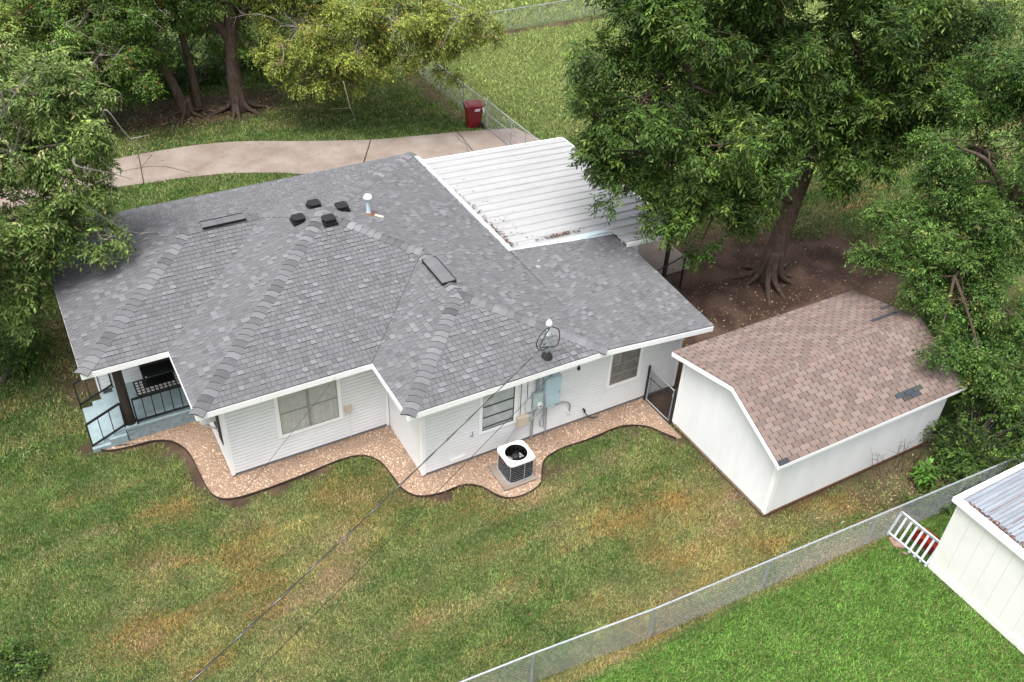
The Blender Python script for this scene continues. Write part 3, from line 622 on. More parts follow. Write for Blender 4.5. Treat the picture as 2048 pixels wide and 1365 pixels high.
b1=thing('telephone_box','beige cable box on the siding right of the double window','cable box',(3.05,0,1.0)); part('box',MB().box((2.98,-.09,.96),(3.16,-.021,1.2)),M['beige'],b1); part('wire',MB().tube([(3.1,-.03,.96),(3.1,-.03,.05)],.006,4),M['blind'],b1)
part('sill_vent',MB().box((4.95,YW-.035,.22),(5.35,YW-.021,.30)),M['white'],house)
ms=thing('service_mast','grey service mast with weatherhead and looping black wires on the roof','service mast',(7.47,-2.3,2.85))
part('mast_pipe',MB().tube([(7.47,-2.3,2.84),(7.47,-2.3,3.82)],.048,10),M['meter'],ms,True)
part('flashing',MB().lathe(7.47,-2.3,[(.17,2.83),(.12,2.92),(.09,2.97),(.06,3.0)],12),M['tar'],ms)
part('weatherhead',MB().lathe(7.47,-2.3,[(.05,3.78),(.085,3.80),(.08,3.88),(.04,3.95)],10),M['acwhite'],ms,True)
part('clamp',MB().lathe(7.47,-2.3,[(.07,3.42),(.075,3.45),(.07,3.52)],10),M['galv'],ms)
for k_,(P) in enumerate([[(7.44,-2.36,3.80),(7.2,-2.45,3.78),(7.02,-2.5,3.55),(7.1,-2.55,3.35),(7.3,-2.6,3.40)],[(7.45,-2.37,3.78),(7.25,-2.5,3.7),(7.1,-2.55,3.45),(7.32,-2.6,3.42)],[(7.5,-2.36,3.8),(7.68,-2.42,3.68),(7.70,-2.45,3.4),(7.58,-2.5,3.27),(7.36,-2.6,3.40)]]):
    part('drip_loop',MB().tube(spline(P,6),.014,5),M['cable'],ms)
def cable(name,label,A,B,sag,r,m,n=40,twist=None):
    A=Vector(A);B=Vector(B);pts=[]
    for i in range(n+1):
        t=i/n; p=A.lerp(B,t); p.z-=sag*4*t*(1-t); pts.append(p)
    t_=thing(name,label,'cable',A)
    part('wire',MB().tube(pts,r*.75,5),m,t_)
    if twist:
        for ph in (0,math.pi):
            q=[]
            for i in range(n*6+1):
                t=i/(n*6); p=A.lerp(B,t); p.z-=sag*4*t*(1-t); a=t*60+ph; q.append(p+Vector((math.cos(a)*.014,0,math.sin(a)*.014)))
            part('insulated_strand',MB().tube(q,.0085,4),M['cable'],t_)
    return t_
_a=Vector((7.40,-2.42,3.42)); _b=Vector((-2.47,-9.19,5.75)); _b=_a+(_b-_a)*1.35
cable('power_line','thick twisted power cable running down from the roof mast over the lawn',_a,_b,.12,.010,M['barecable'],40,True)
_a=Vector((7.66,-2.5,2.50)); _b=Vector((-1.83,-9.55,5.75)); cable('telephone_line','thin black telephone cable from the eave crossing the middle window',_a,_a+(_b-_a)*1.3,.1,.008,M['cable'])
_a=Vector((2.65,-.57,2.65)); _b=Vector((-3.5,-7.5,4.5)); cable('drop_wire','thin dark wire from the eave crossing the double window',_a,_a+(_b-_a)*1.3,.05,.005,M['cable'])

# ------------------------------------------------------------------ air conditioning unit
ac=thing('condenser_unit','square white topped condenser unit with black wire grille beside the siding','air conditioner',(6.3,-3.05,0))
def rrect(cx,cy,h,r,n=40):
    P=[]
    for k_ in range(n):
        a=2*math.pi*k_/n; q=h*(abs(math.cos(a))**7+abs(math.sin(a))**7)**(-1/7); P.append((cx+q*math.cos(a),cy+q*math.sin(a)))
    return P
AX,AY,AH=6.32,-3.03,.37
pad=thing('condenser_pad','pale concrete pad under the condenser unit','pad',(6.25,-3.05,0)); part('pad_slab',MB().box((5.78,-3.50,0),(6.72,-2.56,.06)),M['concrete'],pad)
_P=rrect(AX,AY,AH-.02,.09); _n=len(_P); part('coil',MB().add([(x,y,.065) for x,y in _P]+[(x,y,.66) for x,y in _P],[(i,(i+1)%_n,_n+(i+1)%_n,_n+i) for i in range(_n)]),M['acdark'],ac); part('base_pan',MB().prism(rrect(AX,AY,AH+.006,.1),.062,.085),M['conduit'],ac)
for i in range(7):
    b=MB(); P=rrect(AX,AY,AH,.1); z=.165+i*.07
    b.tube([(x,y,z) for x,y in P+[P[0]]],.0015,4,cap=False); part('grille_wire',b,M['blind'],ac)
for (dx,dy) in ((.05,-AH-.002),(-AH+.028,-AH+.028)):
    part('grille_bar',MB().bar((AX+dx,AY+dy,.1),(AX+dx,AY+dy,.66),.005,.005),M['acwhite'],ac)
P=rrect(AX,AY,AH+.015,.11); n=len(P); ring=[(AX+(AH-.085)*math.cos(math.atan2(y-AY,x-AX)),AY+(AH-.085)*math.sin(math.atan2(y-AY,x-AX))) for x,y in P]
vs=[(x,y,.655) for x,y in P]+[(x,y,.70) for x,y in P]+[(x,y,.715) for x,y in ring]+[(x,y,.60) for x,y in ring]
b=MB().add(vs,[(i,(i+1)%n,n+(i+1)%n,n+i) for i in range(n)]+[(n+i,n+(i+1)%n,2*n+(i+1)%n,2*n+i) for i in range(n)])
part('top_cover',b,M['acwhite'],ac); part('fan_shroud',MB().add(vs[2*n:],[(i,(i+1)%n,n+(i+1)%n,n+i) for i in range(n)]),M['acdark'],ac)
part('fan_well',MB().lathe(AX,AY,[(.34,.30),(.33,.302)],20),M['acdark'],ac)
part('fan_motor',MB().lathe(AX,AY,[(.085,.45),(.085,.62),(.04,.64)],12),M['darkmesh'],ac)
for k_ in range(3):
    a=2.1*k_+.4; d=Vector((math.cos(a),math.sin(a),0));s=Vector((-d.y,d.x,0)); o=Vector((AX,AY,.47))
    part('fan_blade',MB().add([o+d*.05-s*.03,o+d*.23-s*.09,o+d*.24+s*.06+Vector((0,0,.035)),o+d*.05+s*.03+Vector((0,0,.02)),o+d*.05-s*.03+Vector((0,0,.004)),o+d*.23-s*.09+Vector((0,0,.004)),o+d*.24+s*.06+Vector((0,0,.039)),o+d*.05+s*.03+Vector((0,0,.024))],[(4,5,6,7),(3,2,1,0),(0,1,5,4),(1,2,6,5),(2,3,7,6),(3,0,4,7)]),M['conduit'],ac)
for r_ in (.28,.21,.14,.08): part('guard_ring',MB().tube([(AX+r_*math.cos(t*.3142),AY+r_*math.sin(t*.3142),.722) for t in range(21)],.0025,3,cap=False),M['black'],ac)
for k_ in range(4): a=k_*math.pi/4+.3; part('guard_bar',MB().tube([(AX-.275*math.cos(a),AY-.275*math.sin(a),.726),(AX+.275*math.cos(a),AY+.275*math.sin(a),.726)],.005,3),M['black'],ac)
part('maker_plate',MB().box((AX-AH-.012,AY-.06,.55),(AX-AH-.006,AY+.06,.60)),M['red'],ac)

# ------------------------------------------------------------------ carport
cp=thing('carport','open carport with white ribbed metal roof joined to the grey roof','carport',(12,5,0))
CX0,CX1,CY0,CY1=9.12,14.75,1.62,8.75; cz=lambda x: 2.66-.042*(x-CX0)
nP=9; pw=(CY1-CY0)/nP
for i in range(nP):
    ya=CY0+i*pw; b=MB(); xa=CX0 if ya>2.3 else 12.62
    prof=[(0,.0),(.08,0),(.11,.04),(.17,.04),(.20,0),(.36,.0),(.40,.006),(.44,0),(.47,0),(.50,.04),(.56,.04),(.59,0),(.66,.0),(.70,.006),(.74,0),(pw/ .79*.79,0)]
    prof=[(min(y,pw-.002),z) for y,z in prof]
    dz=.004*(i%2)
    vs=[(x,ya+y,cz(x)+z+dz) for x in (xa,CX1) for y,z in prof]+[(x,ya+y,cz(x)+z+dz-.006) for x in (xa,CX1) for y,z in prof]; n=len(prof)
    fs=[(j,n+j,n+j+1,j+1) for j in range(n-1)]+[(2*n+j+1,3*n+j+1,3*n+j,2*n+j) for j in range(n-1)]+[(j,j+1,2*n+j+1,2*n+j) for j in range(n-1)]+[(n+j+1,n+j,3*n+j,3*n+j+1) for j in range(n-1)]
    part('roof_panel',b.add(vs,fs),M['metalroof'],cp)
part('flashing',MB().add([(9.03,2.40,2.78),(9.03,9.0,2.78),(9.24,9.0,2.715),(9.24,2.52,2.715),(9.03,2.40,2.77),(9.03,9.0,2.77),(9.24,9.0,2.705),(9.24,2.52,2.705)],[(0,3,2,1),(4,5,6,7),(3,7,6,2)]),M['blueflash'],cp)
part('flashing',MB().add([(9.06,2.38,2.775),(9.24,2.52,2.718),(12.75,2.56,2.56),(12.82,2.38,2.42)],[(0,3,2,1)]),M['blueflash'],cp)
part('edge_trim',MB().bar((12.64,CY0-.015,cz(12.6)-.03),(CX1,CY0-.015,cz(CX1)-.03),.03,.13),M['white'],cp)
part('edge_trim',MB().bar((CX0,CY1+.015,cz(CX0)-.03),(CX1,CY1+.015,cz(CX1)-.03),.03,.12),M['white'],cp)
part('gutter',MB().bar((CX1+.03,CY0,cz(CX1)-.05),(CX1+.03,CY1,cz(CX1)-.05),.08,.10),M['white'],cp)
for y in (1.9,5.2,8.5):
    part('beam',MB().bar((9.15,y,cz(9.15)-.09) if y>2.4 else (12.66,y,cz(12.66)-.09),(14.65,y,cz(14.65)-.09),.06,.14),M['white'],cp)
    part('post',MB().box((14.5,y-.05,0),(14.6,y+.05,cz(14.55)-.16)),M['wooddark'],cp)
mb=MB(); lc=[]
for i in range(300):
    if random.random()<.45: x=11.0+random.gauss(0,.35);y=2.72+abs(random.gauss(0,.07))
    else:
        x=9.28+abs(random.gauss(0,.08))*(1 if random.random()<.8 else 6);y=2.7+abs(random.gauss(0,1.6))
        if y>8: y=3
    a=random.random()*6.3;s=.02+.03*random.random();z=cz(x)+.05; d=Vector((math.cos(a),math.sin(a),0));q=Vector((-d.y,d.x,0)); o=Vector((x,y,z))
    c=random.choice(((.12,.06,.03),(.2,.11,.06),(.05,.03,.025)))
    mb.add([o-d*s,o-q*s*.5+Vector((0,0,.01)),o+d*s,o+q*s*.5+Vector((0,0,.01))],[(0,1,2,3)],c)
struct(part('roof_leaf_debris',mb,M['litter'],cp),'stuff')
st=thing('storage_wall','pale grey board wall under the end of the carport roof','wall',(12.9,1.9,0)); part('board_panel',MB().box((12.25,1.95,0),(13.35,2.0,2.3)),M['siding'],st); part('cap_board',MB().box((12.25,1.93,1.55),(13.4,1.949,1.62)),M['white'],st)
pk=thing('leaning_plank','grey plank leaning by the dark corner behind the house','plank',(13.9,1.5,0)); part('board',MB().bar((13.75,1.25,.55),(13.45,1.75,1.45),.14,.03),M['wood'],pk); part('prop',MB().bar((13.6,1.5,0),(13.6,1.5,1.0),.05,.05),M['wooddark'],pk)

# ------------------------------------------------------------------ chain link fences
def fence(name,label,pts,h,post_r=.028,spacing=None,mat_='galv',cell=.075,wire=.0024,closed_ends=(1,1),cat='fence',rail_r=.022,extra=None):
    t=thing(name,label,cat,(*pts[0],0),'chain link fences of the yard' if cat=='fence' else None); m=M[mat_]
    for i,p in enumerate(pts):
        term=(i==0 and closed_ends[0]) or (i==len(pts)-1 and closed_ends[1]); r=post_r*(1.35 if term else 1)
        b=MB().tube([(*p,-.05),(*p,h+(.08 if term else -.01))],r,8)
        if term: b.lathe(p[0],p[1],[(r*1.15,h+.08),(r*1.1,h+.11),(.005,h+.13)],8)
        part('post',b,m,t)
    part('top_rail',MB().tube([(*p,h) for p in pts],rail_r,8),m,t)
    b=MB()
    for p,q in zip(pts[:-1],pts[1:]):
        p=Vector((*p,0));q=Vector((*q,0));d=q-p;L=d.length;d.normalize(); n=Vector((d.y,-d.x,0))*.03; hh=h+.03; k_=int((L+hh)/cell)
        for i in range(k_):
            for sgn in (1,-1):
                s0=-hh+i*cell; a0,z0,a1,z1=s0,0.02,s0+hh,hh
                if a0<0: z0+=-a0; a0=0
                if a1>L: z1-=(a1-L); a1=L
                if a1-a0<.02: continue
                A_=(a0,z0);B_=(a1,z1)
                if sgn<0: A_=(L-a0,z0);B_=(L-a1,z1)
                P_=p+d*A_[0]+n+Vector((0,0,A_[1]));Q_=p+d*B_[0]+n+Vector((0,0,B_[1])); w_=wire
                u=(Q_-P_).normalized(); e=u.cross(n.normalized())*w_; f_=n.normalized()*w_
                b.add([P_+e,P_-e*.5+f_*.87,P_-e*.5-f_*.87,Q_+e,Q_-e*.5+f_*.87,Q_-e*.5-f_*.87],[(0,1,4,3),(1,2,5,4),(2,0,3,5)])
    struct(part('chain_link_mesh',b,m,t),'stuff')
    return t
fence('chain_link_fence','galvanised chain link fence crossing the near lawn below the brown roofed shed',[(-1.4,-7.95),(.9,-8.15),(3.72,-8.33),(6.51,-8.58),(9.54,-8.72),(12.7,-8.87),(15.6,-9.0),(17.7,-9.1)],1.0,closed_ends=(1,0))
fence('chain_link_fence','chain link fence running back beside the red bin and the far lawn',[(15.13,15.12),(15.06,17.2),(15.0,19.3),(14.95,22.5),(14.9,25.2)],1.22,cell=.11)
fence('chain_link_fence','distant chain link fence across the far end of the back lawn',[(14.9,25.2),(17.8,25.22),(20.8,25.25),(23.8,25.33),(26.8,25.5),(30.6,25.75),(35,26)],1.1,cell=.13,wire=.004)
gt=fence('driveway_gate','tall galvanised drive gate closing the drive beside the carport',[(15.14,15.05),(15.16,13.1),(15.18,12.0),(15.2,10.75)],1.25,cell=.1,cat='gate',closed_ends=(0,1),post_r=.018)
part('bottom_rail',MB().tube([(15.14,15.05,.08),(15.2,10.75,.08)],.02,6),M['galv'],gt); part('middle_rail',MB().tube([(15.14,15.05,.68),(15.2,10.75,.68)],.016,6),M['galv'],gt)
g2=thing('side_gate','dark chain link side gate between the siding and the brown roofed shed','gate',(10.96,-2.2,0))
GA,GB=(10.95,-2.2),(10.98,-3.33)
for p in (GA,GB): part('post',MB().tube([(*p,0),(*p,1.22)],.033,8),M['darkmesh'],g2)
part('frame',MB().tube([(10.95,-2.27,.08),(10.95,-2.27,1.15),(10.98,-3.26,1.15),(10.98,-3.26,.08),(10.95,-2.27,.08)],.022,8),M['conduit'],g2)
part('crossbar',MB().tube([(10.95,-2.27,.86),(10.98,-3.26,.86)],.014,6),M['darkmesh'],g2)
b=MB()
for i in range(34):
    for sgn in (1,-1):
        s0=-1.05+i*.06; a0,z0,a1,z1=s0,.1,s0+1.05,1.15
        if a0<0: z0-=a0;a0=0
        if a1>.98: z1-=a1-.98;a1=.98
        if a1-a0<.03: continue
        ya,yb=(-2.28-a0,-2.28-a1) if sgn>0 else (-3.26+a0,-3.26+a1)
        b.tube([(10.96,ya,z0),(10.97,yb,z1)],.003,3,cap=False)
struct(part('chain_link_mesh',b,M['darkmesh'],g2),'stuff')
part('latch',MB().box((10.95,-3.31,.95),(11.01,-3.25,1.03)),M['galv'],g2)
fence('chain_link_fence','short dark chain link fence with corner post behind the house near the pecan',[(12.3,1.1),(13.8,1.5),(15.32,1.9)],1.25,cell=.09,mat_='darkmesh')

# ------------------------------------------------------------------ brown shed
sh=thing('garden_shed','white wooden shed with brown shingled gable roof','shed',(14,-5.2,0))
SX0,SX1,SL,SR=11.02,16.85,-3.4,-7.1; RY,RZ=-5.4,3.0
zl=lambda y: (RZ-(y-RY)*.236) if y>RY else (RZ-(RY-y)*.474)
base=.14
for x0_,x1_ in ((SX0,SX0+.05),(SX1-.05,SX1)):
    b=MB(); ys=[SR,SL,SL,RY,SR]; zs=[base,base,zl(SL)-.06,RZ-.06,zl(SR)-.06]
    n=5; b.add([(x0_,y,z) for y,z in zip(ys,zs)]+[(x1_,y,z) for y,z in zip(ys,zs)],[tuple(range(n)),tuple(range(n,2*n))[::-1]]+[(i,n+i,n+(i+1)%n,(i+1)%n) for i in range(n)])
    part('gable_wall',b,M['shedwhite'],sh)
part('side_wall',MB().box((SX0+.05,SR,base),(SX1-.05,SR+.05,zl(SR)-.05)),M['shedwhite'],sh); part('side_wall',MB().box((SX0+.05,SL-.05,base),(SX1-.05,SL,zl(SL)-.05)),M['shedwhite'],sh)
for y in (-4.62,-5.85): part('seam_batten',MB().box((SX0-.005,y-.008,base),(SX0-.001,y+.008,zl(y)-.2)),M['shedwhite'],sh)
for y,s_ in ((SL,1),(SR,-1)): part('corner_board',MB().box((SX0-.022,y-.10 if s_>0 else y-.02,base),(SX0-.001,y+.02 if s_>0 else y+.10,zl(y)-.1)),M['white'],sh)
part('corner_board',MB().box((SX0-.021,SR-.022,base),(SX0+.11,SR-.001,zl(SR)-.1)),M['white'],sh)
part('skid',MB().box((SX0+.06,SR+.06,0),(SX1-.06,SL-.06,.139)),M['joint'],sh)
part('sill_board',MB().box((SX0-.012,SR,.06),(SX0+.05,SL,.138)),M['wood'],sh); part('sill_board',MB().box((SX0,SR-.012,.06),(SX1,SR+.05,.138)),M['rust'],sh)
part('gable_vent',MB().prism([(0,0)]*3,0,0) if False else MB().add([(SX0-.02,-5.32,2.72),(SX0-.02,-5.75,2.52),(SX0-.02,-5.75,2.66),(SX0-.02,-5.40,2.83)],[(0,1,2,3)]),M['darkmesh'],sh)
part('vent_frame',MB().bar((SX0-.02,-5.30,2.70),(SX0-.02,-5.80,2.47),.035,.03).bar((SX0-.02,-5.31,2.70),(SX0-.02,-5.38,2.86),.035,.03),M['white'],sh)
for yy,zz,m_ in ((-5.35,2.9,0),): pass
RX0,RX1=10.74,17.12; LY,RYY=-3.18,-7.32
s1=[V(RX0,LY,zl(LY)),V(RX1,LY,zl(LY)),V(RX1,RY,RZ),V(RX0,RY,RZ)]; s2=[V(RX0,RYY,zl(RYY)),V(RX1,RYY,zl(RYY)),V(RX1,RY,RZ),V(RX0,RY,RZ)]
b=MB().add([tuple(p) for p in s1]+[tuple(p-V(0,0,.04)) for p in s1],[(0,1,2,3),(7,6,5,4)]).add([tuple(p) for p in s2]+[tuple(p-V(0,0,.04)) for p in s2],[(3,2,1,0),(4,5,6,7)])
sroof=part('roof',b,M['deck'],sh)
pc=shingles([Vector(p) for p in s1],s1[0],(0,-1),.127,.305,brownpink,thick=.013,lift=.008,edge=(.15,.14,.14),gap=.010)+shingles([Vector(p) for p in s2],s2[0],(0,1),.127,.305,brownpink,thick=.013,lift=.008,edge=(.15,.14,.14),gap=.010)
def recol(p):
    x,y,z=p[5]; c=p[3]
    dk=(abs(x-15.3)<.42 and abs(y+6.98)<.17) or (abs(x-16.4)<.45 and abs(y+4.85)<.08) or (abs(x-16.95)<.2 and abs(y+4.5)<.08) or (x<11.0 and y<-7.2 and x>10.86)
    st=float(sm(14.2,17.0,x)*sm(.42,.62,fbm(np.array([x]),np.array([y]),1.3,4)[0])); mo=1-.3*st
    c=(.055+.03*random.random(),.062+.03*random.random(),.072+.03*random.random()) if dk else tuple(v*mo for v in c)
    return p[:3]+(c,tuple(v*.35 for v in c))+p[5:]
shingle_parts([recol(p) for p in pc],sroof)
n1=pl_normal(s1);n2=pl_normal(s2); cap_line(V(RX0,RY,RZ),V(RX1,RY,RZ),n1,n2,sroof,brownpink,hw=.15,exp=.14,lift=.014,var=(1.08,1.02,.98),ek=.6)
def brd(A,B,h,m='white',nm='rake_board'):
    A=Vector(A);B=Vector(B); d=(B-A).normalized();n=Vector((d.y,-d.x,0)).normalized(); vs=[A+n*.012,B+n*.012,B-n*.014,A-n*.014]; vs=[p-Vector((0,0,h)) for p in vs]+vs
    part(nm,MB().add(vs,[(0,3,2,1),(4,5,6,7),(0,1,5,4),(1,2,6,5),(2,3,7,6),(3,0,4,7)]),M[m],sh)
off=V(0,0,.008)
brd(s1[3]-off,s1[0]-off,.12); brd(s2[0]-off,s2[3]-off,.12); brd(s2[0]-off+V(0,.0,0),s2[1]-off,.09,nm='eave_board'); brd(s1[1]-off,s1[2]-off,.12); brd(s1[0]-off,s1[1]-off,.1,nm='eave_board')
# ------------------------------------------------------------------ neighbour's shed
ns=thing('metal_shed','cream vertical board shed with corrugated metal roof at the right edge','shed',(15,-12.5,0))
nz=2.22
for i in range(14):
    y0_=-10.09-i*.36; part('wall_board',MB().box((13.47,y0_-.356,.14),(13.5,y0_,nz)),M['cream'],ns)
part('wall_core',MB().box((13.501,-15.1,.0),(17.6,-10.07,nz)),M['cream'],ns)
part('base_rail',MB().box((13.44,-15.1,.03),(13.4695,-10.07,.20)),M['cream'],ns); part('corner_post',MB().box((13.455,-10.10,.03),(13.56,-10.045,nz)),M['cream'],ns)
part('roof_trim',MB().box((13.36,-15.2,nz-.02),(13.50,-9.93,nz+.10)).box((13.5,-10.05,nz-.02),(17.8,-9.93,nz+.099)),M['white'],ns)
k_=0
for y0_ in np.arange(-15.15,-10.1,.84):
    b=MB(); ys=np.linspace(y0_,min(y0_+.84,-10.06),37); vs=[]
    for x in (13.52,17.8):
        for j,y in enumerate(ys): vs.append((x,y,nz+.05+.05*(x-13.5)+.014*math.cos((y-y0_)/.84*2*math.pi*9)+.003*(k_%2)))
    n=len(ys); part('roof_sheet',b.add(vs,[(j,n+j,n+j+1,j+1) for j in range(n-1)]),M['galvroof'],ns); k_+=1
for y0_ in (-10.6,-11.05,-11.22,-11.5): part('rust_streak',MB().bar((13.7+random.random()*.3,y0_,nz+.085),(15.5+random.random()*2,y0_,nz+.17),.012,.006),M['rust'],ns)
mb=MB()
for i in range(500):
    y=-10.2-random.random()*4.5; x=13.54+abs(random.gauss(0,.06)); z=nz+.07; a=random.random()*6.3; s=.015+.03*random.random(); d=Vector((math.cos(a),math.sin(a),0));q=Vector((-d.y,d.x,0)); o=Vector((x,y,z))
    mb.add([o-d*s,o-q*s*.5,o+d*s+Vector((0,0,.012)),o+q*s*.5],[(0,1,2,3)],random.choice(((.12,.05,.03),(.18,.08,.05),(.06,.03,.02))))
struct(part('roof_leaf_debris',mb,M['litter'],ns),'stuff')
# slatted grey gate panel leaning by the cream shed
gp=thing('picket_panel','low grey slatted wooden panel leaning beside the cream shed','picket panel',(13.45,-9.4,0))
pA,pB=Vector((13.36,-8.90,.0)),Vector((13.43,-10.02,.0)); tA,tB=Vector((13.60,-8.88,.66)),Vector((13.68,-10.0,.66))
part('top_rail',MB().bar(tA,tB,.04,.11,up=(-.35,0,1)),M['greywood'],gp); part('bottom_rail',MB().bar(pA.lerp(tA,.1),pB.lerp(tB,.1),.035,.07,up=(-.35,0,1)),M['greywood'],gp)
for i in range(8): t=i/7*.98+.01; part('slat',MB().bar(pA.lerp(pB,t),tA.lerp(tB,t),.055,.022,up=(1,0,0)),M['greywood'],gp)
rb=thing('red_crate','bright red plastic crate lying behind the grey slatted panel','crate',(13.9,-9.6,0))
part('tray',MB().prism([(13.78,-9.25),(14.15,-9.3),(14.2,-10.0),(13.85,-9.98)],0,.06),M['redbright'],rb)
for A,B in (((13.78,-9.25,.15),(14.15,-9.3,.15)),((14.15,-9.3,.15),(14.2,-10.0,.15)),((14.2,-10.0,.15),(13.85,-9.98,.15)),((13.85,-9.98,.15),(13.78,-9.25,.15))): part('side',MB().bar(A,B,.02,.20),M['redbright'],rb)
bk=thing('broken_slab','broken brown paving piece lying by the grey slatted panel','paving stone',(13.35,-9.2,0)); part('stone',MB().prism([(13.28,-9.0),(13.42,-9.02),(13.5,-9.3),(13.38,-9.42),(13.2,-9.25)],0,.05),M['brick'],bk); part('chip',MB().prism([(13.22,-9.45),(13.32,-9.5),(13.3,-9.62)],0,.04),M['brick'],bk)

# ------------------------------------------------------------------ red wheeled bin
bn=thing('wheeled_bin','dark red wheeled rubbish bin standing by the fence at the drive','bin',(14.72,15.55,0))
bc=(14.72,15.58); ang=R(-104); ca,sa=math.cos(ang),math.sin(ang)
def bl(x,y): return (bc[0]+x*ca-y*sa, bc[1]+x*sa+y*ca)
def frus(z0,z1,a0,b0,a1,b1,m,mt_='red',nm='body'):
    q=lambda a,b,z:[(*bl(sx*a*rx,sy*b*ry),z) for sx,sy,rx,ry in ((-1,-1,.8,1),(1,-1,.8,1),(1,-1,1,.8),(1,1,1,.8),(1,1,.8,1),(-1,1,.8,1),(-1,1,1,.8),(-1,-1,1,.8))]
    vs=q(a0,b0,z0)+q(a1,b1,z1); n=8
    return part(nm,MB().add(vs,[tuple(range(n))[::-1],tuple(range(n,2*n))]+[(i,(i+1)%n,n+(i+1)%n,n+i) for i in range(n)]),M[mt_],bn)
body=frus(.05,.82,.25,.27,.31,.35,0); frus(.80,.97,.325,.365,.335,.375,0,nm='rim'); lid=frus(.975,1.02,.355,.40,.345,.39,0,nm='lid'); frus(1.0205,1.07,.28,.31,.22,.25,0,nm='lid_top')
for s_ in (-1,1):
    p=bl(.26*s_,.30) ; q=bl(.32*s_,.30); part('wheel',MB().tube([(*bl(.24*s_,.27),.13),(*bl(.31*s_,.27),.13)],.13,14),M['rubber'],bn); part('hub',MB().tube([(*bl(.312*s_,.27),.13),(*bl(.318*s_,.27),.13)],.05,10),M['darkmesh'],bn)
part('handle',MB().tube([(*bl(-.25,.38),.96),(*bl(-.25,.45),.99),(*bl(.25,.45),.99),(*bl(.25,.38),.96)],.016,6),M['red'],bn)
for i,(a,b_) in enumerate(((.02,.22),(.0,.2),(-.02,.19))):   # worn white lettering, unreadable at this distance
    x=a
    while x<b_:
        l=.03+.03*random.random(); A=bl(.338,x);B=bl(.338,min(x+l,b_)); z=.90-.038*i
        part('lettering',MB().bar((*A,z),(*B,z),.004,.026),M['white'],bn); x+=l+.01
bg_=thing('paper_sack','grey paper bag tucked behind the red bin handle','bag',(*bl(.3,-.1),.8)); part('sheet',MB().add([(*bl(.345,.28),.97),(*bl(.30,.395),.97),(*bl(.30,.43),.72),(*bl(.36,.36),.70),(*bl(.355,.29),.97),(*bl(.31,.405),.97),(*bl(.31,.44),.72),(*bl(.37,.37),.70)],[(0,1,2,3),(7,6,5,4),(0,4,5,1),(1,5,6,2),(2,6,7,3),(3,7,4,0)]),M['blind'],bg_)
# far outbuilding glimpsed through the crown
fo=thing('playhouse','small far brick playhouse with red roof glimpsed through the pecan','playhouse',(33,15,0))
part('wall',MB().box((32.4,14.8,0),(34.0,16.4,.9)),M['brick'],fo); part('roof',MB().add([(32.2,14.6,.9),(34.2,14.6,.9),(34.2,16.6,.9),(32.2,16.6,.9),(32.2,15.6,1.4),(34.2,15.6,1.4)],[(0,1,5,4),(2,3,4,5),(0,4,3),(1,2,5),(0,3,2,1)]),M['rust'],fo)
part('door',MB().box((32.8,14.76,0),(33.4,14.799,.8)),M['acwhite'],fo)

# ------------------------------------------------------------------ trees
def leafsprays(P,D,K,ll,lw,droop,spread,cols,jit=.3):
    """P spray origins, D spray directions, K leaflets each"""
    n=len(P); t=(np.arange(K)+.5)/K
    up=np.array([0,0,1.]); S=np.cross(D,up); S/=np.linalg.norm(S,axis=1,keepdims=True)+1e-9
    L=spread*(.7+.6*rng.random(n)); 
    pos=P[:,None,:]+D[:,None,:]*(t[None,:,None]*L[:,None,None]); pos[...,2]-=droop*.6*(t**2)[None,:]*L[:,None]
    sgn=np.where(np.arange(K)%2==0,1.,-1.)
    d=.55*D[:,None,:]+sgn[None,:,None]*S[:,None,:]*.75+rng.normal(0,jit,(n,K,3)); d[...,2]-=droop*(.5+.6*rng.random((n,K)))
    d/=np.linalg.norm(d,axis=2,keepdims=True)+1e-9
    N=np.array([0,0,1.])+rng.normal(0,.38,(n,K,3)); N-=d*(N*d).sum(2,keepdims=True); N/=np.linalg.norm(N,axis=2,keepdims=True)+1e-9
    sd=np.cross(N,d); l=ll*(.65+.7*rng.random((n,K,1))); w_=lw*(.7+.6*rng.random((n,K,1)))
    v0=pos; v2=pos+d*l-N*l*.10; v1=pos+d*l*.45+sd*w_/2+N*w_*.12; v3=pos+d*l*.45-sd*w_/2+N*w_*.12
    v=np.stack([v0,v1,v2,v3],2).reshape(-1,3); m=n*K
    b=4*np.arange(m)[:,None]; f=np.concatenate([b+[0,1,2],b+[0,2,3]],1).reshape(-1,3)
    c=np.repeat(cols*(.6+.9*rng.random((n,1))**1.5),K,0)*(.7+.6*rng.random((m,1))); return v,f,np.repeat(c,2,0)
